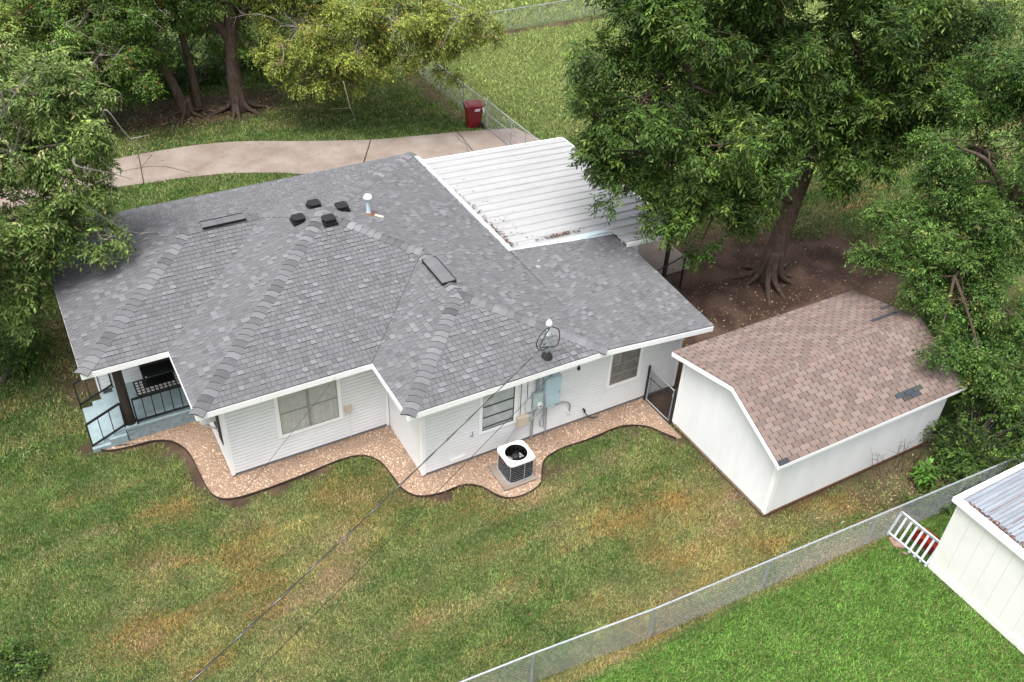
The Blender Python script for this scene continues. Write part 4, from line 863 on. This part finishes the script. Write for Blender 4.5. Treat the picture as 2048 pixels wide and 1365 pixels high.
def tree(name,label,base,trunk,limbs,blobs,ns,K,ll,lw,cols,droop=.5,spread=.35,trunk_r=.25,bare=0,sub=14,group=None,roots=0,leafy=1.0,twigmat='twig',light=None,flat=.75):
    """trunk: polyline; limbs: extra thick polylines; blobs: (centre, radius)"""
    t=thing(name,label,'tree',base,group)
    b=MB(); tp=spline(trunk,5); n=len(tp); rad=[trunk_r*(1.25 if i==0 else 1)*(1-.55*i/(n-1)) for i in range(n)]
    b.tube(tp,rad,10)
    for i in range(roots):
        a=6.283*i/roots+random.random()*.5; l=trunk_r*(2.3+2*random.random()); x,y,z=base
        b.tube(spline([(x+math.cos(a)*trunk_r*.4,y+math.sin(a)*trunk_r*.4,trunk_r*3.2),(x+math.cos(a)*trunk_r*1.0,y+math.sin(a)*trunk_r*1.0,trunk_r*1.0),(x+math.cos(a+.15)*l*.7,y+math.sin(a+.15)*l*.7,.08),(x+math.cos(a+.2)*l,y+math.sin(a+.2)*l,-.03)],4),[trunk_r*.42*(1-.06*j) for j in range(13)],6)
    part('trunk',b,M['bark'],t,True)
    tops=[np.array(p) for p in tp[n//2:]]
    for lp in limbs:
        lq=spline(lp[0],5); part('limb',MB().tube(lq,[lp[1]*(1-.75*i/(len(lq)-1)) for i in range(len(lq))],8),M['bark'],t,True); tops+= [np.array(p) for p in lq[len(lq)//3:]]
    tw=MB(); Ps=[];Ds=[];Cs=[]; tot=sum(r**2 for c_,r in blobs); cols=np.array(cols)
    for c_,r in blobs:
        c_=np.array(c_,float); near=min(tops,key=lambda p:np.linalg.norm(p-c_)+max(0,(p[2]-c_[2]))*.4); mid=(near+c_)/2+np.array([0,0,.12*r])
        L=np.linalg.norm(c_-near)
        if L>.3: tw.tube(spline([near,mid,c_],4),[.015+min(.06,.035*L*trunk_r*1.4)*(1-i/9) for i in range(9)],5)
        k_=max(4,int(sub*(r/1.5)**1.3)); nsp=int(ns*r**2/tot)
        u=rng.normal(0,1,(k_,3)); u/=np.linalg.norm(u,axis=1,keepdims=True); u[:,2]*=flat; rr=r*(.35+.62*rng.random(k_)**.6)
        C=c_+u*rr[:,None]
        for i,q in enumerate(C):
            if rng.random()<.8:
                m_=(c_+q)/2+rng.normal(0,.08*r,3); tw.tube([tuple(c_),tuple(m_),tuple(q)],[.022*r**.5,.016*r**.5,.006],4,cap=False)
                for _ in range(2):
                    e=q+rng.normal(0,.25*r,3); tw.tube([tuple(m_),tuple((m_+e)/2+rng.normal(0,.06,3)),tuple(e)],[.010,.008,.004],3,cap=False)
        wgt=rng.random(k_)**1.0+.25; wgt/=wgt.sum(); ci=rng.choice(k_,nsp,p=wgt); cr=.26*r*(.7+.6*rng.random(k_))
        o=rng.normal(0,1,(nsp,3)); o/=np.linalg.norm(o,axis=1,keepdims=True); o[:,2]*=.7; P=C[ci]+o*(cr[ci]*rng.random(nsp)**.45)[:,None]
        D=(P-c_)/r*.55+o*.6+rng.normal(0,.3,(nsp,3)); D[:,2]-=.15; D/=np.linalg.norm(D,axis=1,keepdims=True)
        tone=.82+.36*rng.random(k_); mixv=rng.random(k_)[ci]*.6+.4*rng.random(nsp)
        a=cols[0]*(1-mixv)[:,None]+cols[1]*mixv[:,None]
        if len(cols)>2: s_=rng.random(nsp)<.06; a[s_]=cols[2]
        Ps.append(P);Ds.append(D);Cs.append(a*tone[ci][:,None])
    for i in range(bare):
        c_,r=blobs[i%len(blobs)]; c_=np.array(c_,float); q=np.array(c_)+ (np.array(CAM)-c_)/np.linalg.norm(np.array(CAM)-c_)*r*(.9+.2*rng.random())+rng.normal(0,.35*r,3)
        e=q+np.array([rng.normal(0,.7),rng.normal(0,.5),-.4-1.0*rng.random()]); m_=(q+e)/2+rng.normal(0,.15,3)
        tw.tube(spline([tuple(c_+(q-c_)*.6),tuple(q),tuple(m_),tuple(e)],4),[.03*(1-i_/14) for i_ in range(13)],4)
        for _ in range(3): s0=m_+(e-m_)*rng.random(); tw.tube([tuple(s0),tuple(s0+rng.normal(0,.28,3)-np.array([0,0,.1]))],[.012,.005],3,cap=False)
    struct(part('branches',tw,M[twigmat],t),'stuff')
    v,f,c=leafsprays(np.concatenate(Ps),np.concatenate(Ds),K,ll,lw,droop,spread,np.concatenate(Cs))
    link('crown',npmesh('crown',v,f,M['leaf'],c,'FACE'),t)
    return t
DK=[(.018,.042,.009),(.090,.158,.026),(.14,.19,.035)]
MID=[(.052,.11,.02),(.12,.195,.038),(.18,.13,.04)]
YEL=[(.15,.20,.035),(.25,.27,.055),(.28,.21,.06)]
PALE=[(.075,.135,.028),(.205,.275,.078),(.28,.28,.12)]
tree('pecan_tree','large dark green pecan with leaning trunk and roots beside the carport',(18.28,.96,0),[(18.28,.96,-.1),(18.5,1.1,1.2),(19.0,1.35,2.6),(19.6,1.6,4.0),(20.1,1.9,5.6),(20.6,2.4,8)],
 [([(19.3,1.45,3.3),(18.0,1.6,4.9),(16.2,1.7,6.2),(14.5,2.0,7.0)],.16),([(19.9,1.75,5),(18.6,2.2,6.6),(17.6,2.4,8.6)],.15),([(18.9,1.3,2.6),(17.2,1.2,3.6),(15.2,1.4,4.6),(13.2,2.0,5.2)],.10),([(20,1.9,5.4),(21.5,1.6,6.8),(22.6,1.2,8)],.12)],
 [((13.4,1.1,3.9),.9),((14.8,.6,4.0),1.1),((16.1,.4,3.8),1.0),((14.5,.5,2.6),.4),((12.4,1.7,4.3),.95),((11.6,2.4,5.3),.8),((19.7,.2,3.8),.6),((20.1,.5,4.4),1.3),((21.1,.5,6.1),1.7),((11.9,3.4,7.7),.95),((13.0,2.2,6.8),1.45),((14.5,.4,5.9),1.25),((22.3,.4,6.7),1.6),((13.7,1.2,5.4),1.1),((14.3,3.0,8.4),1.8),((16.4,2.5,7.6),2.0),((17.3,1.4,5.4),1.5),((18.2,2.3,6.8),2.0),((20.0,1.8,7.8),2.0),((15.8,1.6,6.0),1.4),((16.5,3.4,10.2),2.6),((20.5,3.0,10.2),2.6),((13.3,3.4,9.6),1.6),((16.9,.3,4.6),.8),((21.6,.2,5.0),1.3),((22.9,.4,5.8),1.4),((22.4,1.2,8.3),1.8),((11.7,2.8,6.4),.9),((12.2,2.1,5.0),.8),((24.0,.6,7.4),1.5)],
 20500,9,.175,.056,DK,droop=.38,spread=.42,trunk_r=.36,roots=9,sub=16,twigmat='bark')
tree('shade_tree','leafy mid green tree overhanging the far end of the brown shed roof',(20.8,-5.3,0),[(20.8,-5.3,-.1),(20.6,-5.2,2),(20.3,-5,4),(20.5,-4.6,7)],[([(20.4,-5,3.5),(19,-5.2,4.2),(17.6,-5.6,4.3)],.1),([(20.4,-4.8,5),(19.6,-4.2,6.4),(18.8,-3.6,6.8)],.1)],
 [((20.1,-3.5,6.4),1.5),((19.0,-3.5,5.4),1.2),((17.9,-3.4,4.7),.8),((18.7,-5.0,4.8),1.45),((17.2,-3.6,4.0),.6),((18.1,-4.7,3.9),1.1),((18.7,-6.2,3.2),1.4),((17.9,-5.9,3.6),.85),((16.5,-6.5,3.0),.5),((18.6,-7.4,2.0),1.4),((17.6,-7.3,2.4),.75),((18.5,-5.5,4.1),1.2),((20.4,-4.9,5.2),1.4),((20.9,-2.8,7.7),1.25),((21.4,-4,9),2.0),((22,-6,6),1.8),((17.2,-5.0,3.9),.45)],
 16000,9,.10,.042,[(.034,.080,.016),(.095,.168,.032),(.13,.15,.04)],droop=.4,spread=.34,trunk_r=.24,sub=16,twigmat='bark')
tree('front_tree','pale green tree with long pointed leaves overhanging the left end of the roof',(-4.6,7.8,0),[(-4.6,7.8,-.1),(-4.5,7.7,2),(-4.2,7.5,3.6),(-3.6,7.4,6.5)],[([(-4.3,7.6,3.2),(-3.4,7.1,4.2),(-2.3,6.5,4.6),(-1.3,5.8,4.1)],.05),([(-4.0,7.5,4),(-2.9,7.4,5.4),(-1.6,6.8,6.3)],.06)],
 [((-1.8,7.4,7.6),1.15),((-2.6,6.9,6.2),1.4),((-1.4,6.1,6.5),.9),((-.75,6.0,6.9),.5),((-2.9,6.6,4.5),1.4),((-1.6,6.1,5.1),.8),((-3.4,6.4,2.8),.9),((-1.25,5.5,4.2),.38),((-3.2,5.9,2.2),.6),((-3.8,6.2,3.4),1.05),((-2.5,6.2,3.9),.7),((-1.2,6.5,7.6),.85),((-4.5,8.5,6.3),1.6),((-3.2,10,7.2),1.5),((-5.2,6.2,5.0),1.5),((-2.2,9.0,5.4),1.1),((-.75,5.6,4.0),.25),((-5.6,8.2,4.6),1.6),((-5.9,4.9,5.2),1.6),((-6.4,6.6,6.2),1.7),((-1.0,6.3,4.3),.4)],
 12500,9,.135,.05,PALE,droop=.45,spread=.36,trunk_r=.17,sub=16,bare=6)
BG='trees behind the drive'
tree('shade_tree','old tree with flared roots and forked trunk standing behind the drive',(6.28,20.97,0),[(6.28,20.97,-.1),(6.25,21.0,1.5),(6.4,21.2,3.2),(6.6,21.4,5),(6.8,21.8,8)],[([(6.4,21.2,3.0),(5.7,21.2,4.0),(4.6,21.4,5.6),(3.8,21.6,7.5)],.24),([(6.45,21.25,3.4),(7.6,21.3,4.6),(8.8,21.5,6)],.14)],
 [((6.9,23.2,5.2),1.9),((5.6,22.9,3.0),1.0),((7.6,22.2,3.9),1.2),((5.0,22.6,6.8),2.2),((8.2,22.2,7.3),2.2),((6.6,20.9,8.8),2.6),((7.1,21.2,2.6),.7),((5.9,20.6,4.9),.7)],
 7500,8,.13,.055,MID,droop=.4,spread=.4,trunk_r=.36,roots=9,group=BG,bare=4)
tree('shade_tree','twin trunked dark tree left of the old forked tree',(4.2,21.35,0),[(4.2,21.35,-.1),(3.8,21.6,1.5),(3.3,21.9,3.0),(3.0,22.2,6)],[([(4.75,21.75,-.1),(4.75,22.0,1.8),(4.6,22.4,4),(4.6,22.8,7)],.2)],
 [((2.3,21.4,3.2),1.4),((1.4,22.4,4.4),1.9),((3.8,22.2,4.6),1.6),((1.6,21.2,1.9),1.0),((2.8,20.6,4.6),1.1),((3.0,22,7.2),2.5),((4.6,20.9,5.6),1.2),((.6,21.9,2.6),1.2),((1.2,20.6,3.3),1.2),((2.4,20.2,2.6),.9),((-.4,20.6,2.8),1.2),((3.3,20.8,3.0),.8)],
 9000,8,.13,.055,MID,droop=.4,spread=.4,trunk_r=.24,roots=5,bare=9,group=BG)
tree('shade_tree','bushy light green tree in the far left corner beyond the drive',(-.8,25.2,0),[(-.8,25.2,-.1),(-.8,25.2,2),(-.6,25,5)],[],
 [((-.7,24.7,3.4),2.0),((.5,23.0,2.4),1.4),((-2.2,23.6,2.6),1.9),((1.4,24.4,4.4),1.9),((-1.2,22.0,2.0),1.1),((-2.4,25,6),2.5),((.8,25,7),2.5),((-3.2,21.6,2.2),1.3),((-2.0,22.4,4.2),1.6),((.2,23.6,5.2),1.8),((-.6,21.4,3.4),1.3)],
 9000,8,.13,.055,[(.10,.165,.03),(.19,.25,.055),(.28,.15,.05)],droop=.4,spread=.4,trunk_r=.22,bare=8,group=BG)
tree('shade_tree','yellow green spreading tree with bare grey twigs reaching over the drive fence',(9.6,21.6,0),[(9.6,21.6,-.1),(9.6,21.4,2),(9.7,20.9,4),(10,20.4,7)],[([(9.7,21,3.8),(10.6,19.6,4.8),(11.8,18.4,5.2),(13.2,17.2,5.2)],.13),([(9.65,21.1,3.2),(9.0,19.6,4.1),(8.6,18.2,4.2)],.12)],
 [((8.6,19.1,3.9),1.7),((7.6,18.6,3.0),.85),((8.9,17.9,2.9),1.45),((10.3,17.2,4.0),1.6),((9.5,17.0,2.3),.75),((11.7,16.5,4.6),1.6),((12.5,15.5,3.5),.85),((13.2,15.2,4.6),1.0),((14.4,14.6,5.0),.7),((13.8,14.8,3.8),.5),((13.2,15.1,2.7),.42),((11.0,16.9,2.9),1.0),((14.8,14.2,4.3),.28),((10.4,20,7.2),2.2),((12.6,18.3,6.8),1.8),((8.8,20.8,5.2),1.5)],
 13000,8,.12,.052,YEL,droop=.55,spread=.4,trunk_r=.24,bare=9,sub=18,group=BG)
tree('shade_tree','dark distant tree trunk and crown between the forked and the yellow green tree',(11.6,29.5,0),[(11.6,29.5,-.1),(11.6,29.5,3),(11.8,29.3,7)],[],[((11.2,28.9,4.6),2.2),((9.6,29.6,5.4),2.2),((12.8,28.4,5.6),2.0),((8.2,30.0,4),1.8)],2400,7,.16,.07,MID,droop=.4,spread=.45,trunk_r=.3,group=BG)
# shrubs at the fence
def shrub(label,base,blobs,ns,cols,ll,lw,K=7,name='shrub',spread=.25):
    t=thing(name,label,'shrub',base); Ps=[];Ds=[];Cs=[];tw=MB();cols=np.array(cols);tot=sum(r**2 for _,r in blobs)
    for c_,r in blobs:
        c_=np.array(c_,float); n=int(ns*r*r/tot); k_=max(4,int(14*r)); u=rng.normal(0,1,(k_,3));u/=np.linalg.norm(u,axis=1,keepdims=True); C=c_+u*r*.7; C[:,2]=np.maximum(C[:,2],.12)
        for q in C: tw.tube([tuple(np.array(base)+rng.normal(0,.06,3)*[1,1,0]),tuple((np.array(base)+q)/2+rng.normal(0,.08,3)),tuple(q)],[.015,.01,.004],4,cap=False)
        ci=rng.integers(0,k_,n); o=rng.normal(0,1,(n,3));o/=np.linalg.norm(o,axis=1,keepdims=True); P=C[ci]+o*.35*r*(rng.random(n)**.5)[:,None]; P[:,2]=np.maximum(P[:,2],.06)
        D=o*.7+(P-c_)/r*.5;D[:,2]+=.1;D/=np.linalg.norm(D,axis=1,keepdims=True); mv=rng.random(n)[:,None]; Ps.append(P);Ds.append(D);Cs.append((cols[0]*(1-mv)+cols[1]*mv)*(.8+.4*rng.random(k_))[ci][:,None])
    part('stems',tw,M['twig'],t); v,f,c=leafsprays(np.concatenate(Ps),np.concatenate(Ds),K,ll,lw,.3,spread,np.concatenate(Cs)); link('foliage',npmesh('foliage',v,f,M['leaf'],c,'FACE'),t); return t
shrub('dark leafy bush in the corner between the brown shed and the fence',(17.3,-7.9,0),[((17.0,-7.7,.8),.8),((18.0,-8.0,1.0),1.0),((17.8,-7.4,1.8),.8),((18.9,-8.0,1.3),1.0),((16.4,-8.1,.4),.5),((17.2,-8.7,.5),.55),((17.4,-9.1,.75),.65),((18.2,-8.9,1.0),.85)],2600,DK,.08,.045)
shrub('dark undergrowth in the shade between the twin trunks and the forked tree',(5.2,24.4,0),[((4.5,24.6,.9),1.2),((5.8,24.9,.8),1.1),((3.3,24.2,.8),1.0)],1500,DK,.13,.06)
shrub('dark undergrowth right of the forked tree',(8.6,25.4,0),[((8.6,24.9,1.0),1.3),((7.4,26.2,1.0),1.2),((10.0,25.6,.9),1.1)],1500,DK,.13,.06)
shrub('broad leaved bright green plant by the fence behind the picket panel',(15.6,-8.15,0),[((15.6,-8.15,.35),.35)],42,[(.06,.15,.02),(.11,.24,.035)],.22,.10,K=3,name='leafy_plant',spread=.12)
shrub('low green weeds at the foot of the fence beyond the picket panel',(15.4,-8.75,0),[((15.5,-8.8,.22),.42),((14.7,-8.5,.12),.28),((16.2,-8.7,.3),.4)],420,DK,.08,.04,name='weeds')
shrub('small dark bush at the lower left corner of the lawn',(-5.5,-3.1,0),[((-5.5,-3.05,.2),.28),((-5.05,-3.4,.15),.2)],260,DK,.07,.035)
shrub('dark shrub on the ground below the pale tree left of the house',(-4.6,6.3,0),[((-4.3,6.2,.5),.6),((-3.7,7.0,.6),.6)],700,DK,.09,.04)
bt=thing('bare_shrub','leafless twiggy shrub against the white shed side wall','shrub',(15.3,-7.45,0)); tw=MB()
for i in range(26):
    a=rng.normal(0,.5);q=np.array([15.3+a*1.1,-7.45+rng.normal(0,.12),0]);e=q+np.array([a*.6-.25,-.05+rng.normal(0,.1),.5+.7*rng.random()]); m_=(q+e)/2+rng.normal(0,.06,3); tw.tube([tuple(q),tuple(m_),tuple(e)],[.008,.006,.003],3,cap=False)
    for _ in range(3): s0=m_+(e-m_)*rng.random(); tw.tube([tuple(s0),tuple(s0+rng.normal(0,.14,3)+[0,0,.1])],[.004,.002],3,cap=False)
part('twigs',tw,M['bark'],bt)
# fallen leaves
def litter(name,n,fx,label,z=.02,s0=.035):
    x,y=fx(n); m=len(x); a=rng.random(m)*6.28; s=s0*(.5+rng.random(m)); d=np.stack([np.cos(a),np.sin(a),rng.normal(0,.3,m)],-1);q=np.stack([-np.sin(a),np.cos(a),rng.normal(0,.3,m)],-1); o=np.stack([x,y,z+.02*rng.random(m)],-1)
    v=np.stack([o-d*s[:,None],o-q*s[:,None]*.5,o+d*s[:,None],o+q*s[:,None]*.5],1).reshape(-1,3); f=np.arange(4*m).reshape(-1,4)
    pal=np.array([(.20,.115,.06),(.28,.17,.09),(.14,.08,.05),(.36,.28,.17),(.24,.13,.06)]); c=pal[rng.integers(0,5,m)]*(.6+.6*rng.random((m,1)))
    o_=struct(link(name,npmesh(name,v,f,M['litter'],c,'FACE',False,4)),'stuff'); o_['label']=label; o_['category']='leaves'; return o_
litter('fallen_leaves',1700,lambda n:(17.6+rng.normal(0,3.0,n),.3+rng.normal(0,2.0,n)),'brown fallen leaves on the bare soil round the pecan')
litter('fallen_leaves',2600,lambda n:(5+rng.normal(0,3.5,n),20.8+rng.normal(0,1.0,n)),'brown fallen leaves below the back trees',s0=.045)
litter('fallen_leaves',800,lambda n:(15.2+rng.normal(0,1.8,n),-8.0+rng.normal(0,.4,n)),'brown fallen leaves between the brown shed and the fence')
litter('fallen_leaves',1500,lambda n:(-2.6+rng.normal(0,.35,n),5.6+rng.random(n)*3),'brown mulch along the left end of the house',s0=.03)
litter('fallen_leaves',700,lambda n:(-5+rng.random(n)*18,-8+rng.random(n)*6.5) ,'scattered dry leaves on the front lawn',z=.06,s0=.022)
litter('fallen_leaves',260,lambda n:(.5+rng.random(n)*13,0*n+15.2+rng.random(n)*2.6),'few dry leaves blown over the curved drive',z=.04,s0=.03)
litter('fallen_leaves',420,lambda n:(-.5+rng.random(n)*11,-2.6+rng.normal(0,.5,n)),'few dry leaves along the gravel bed',z=.03,s0=.022)
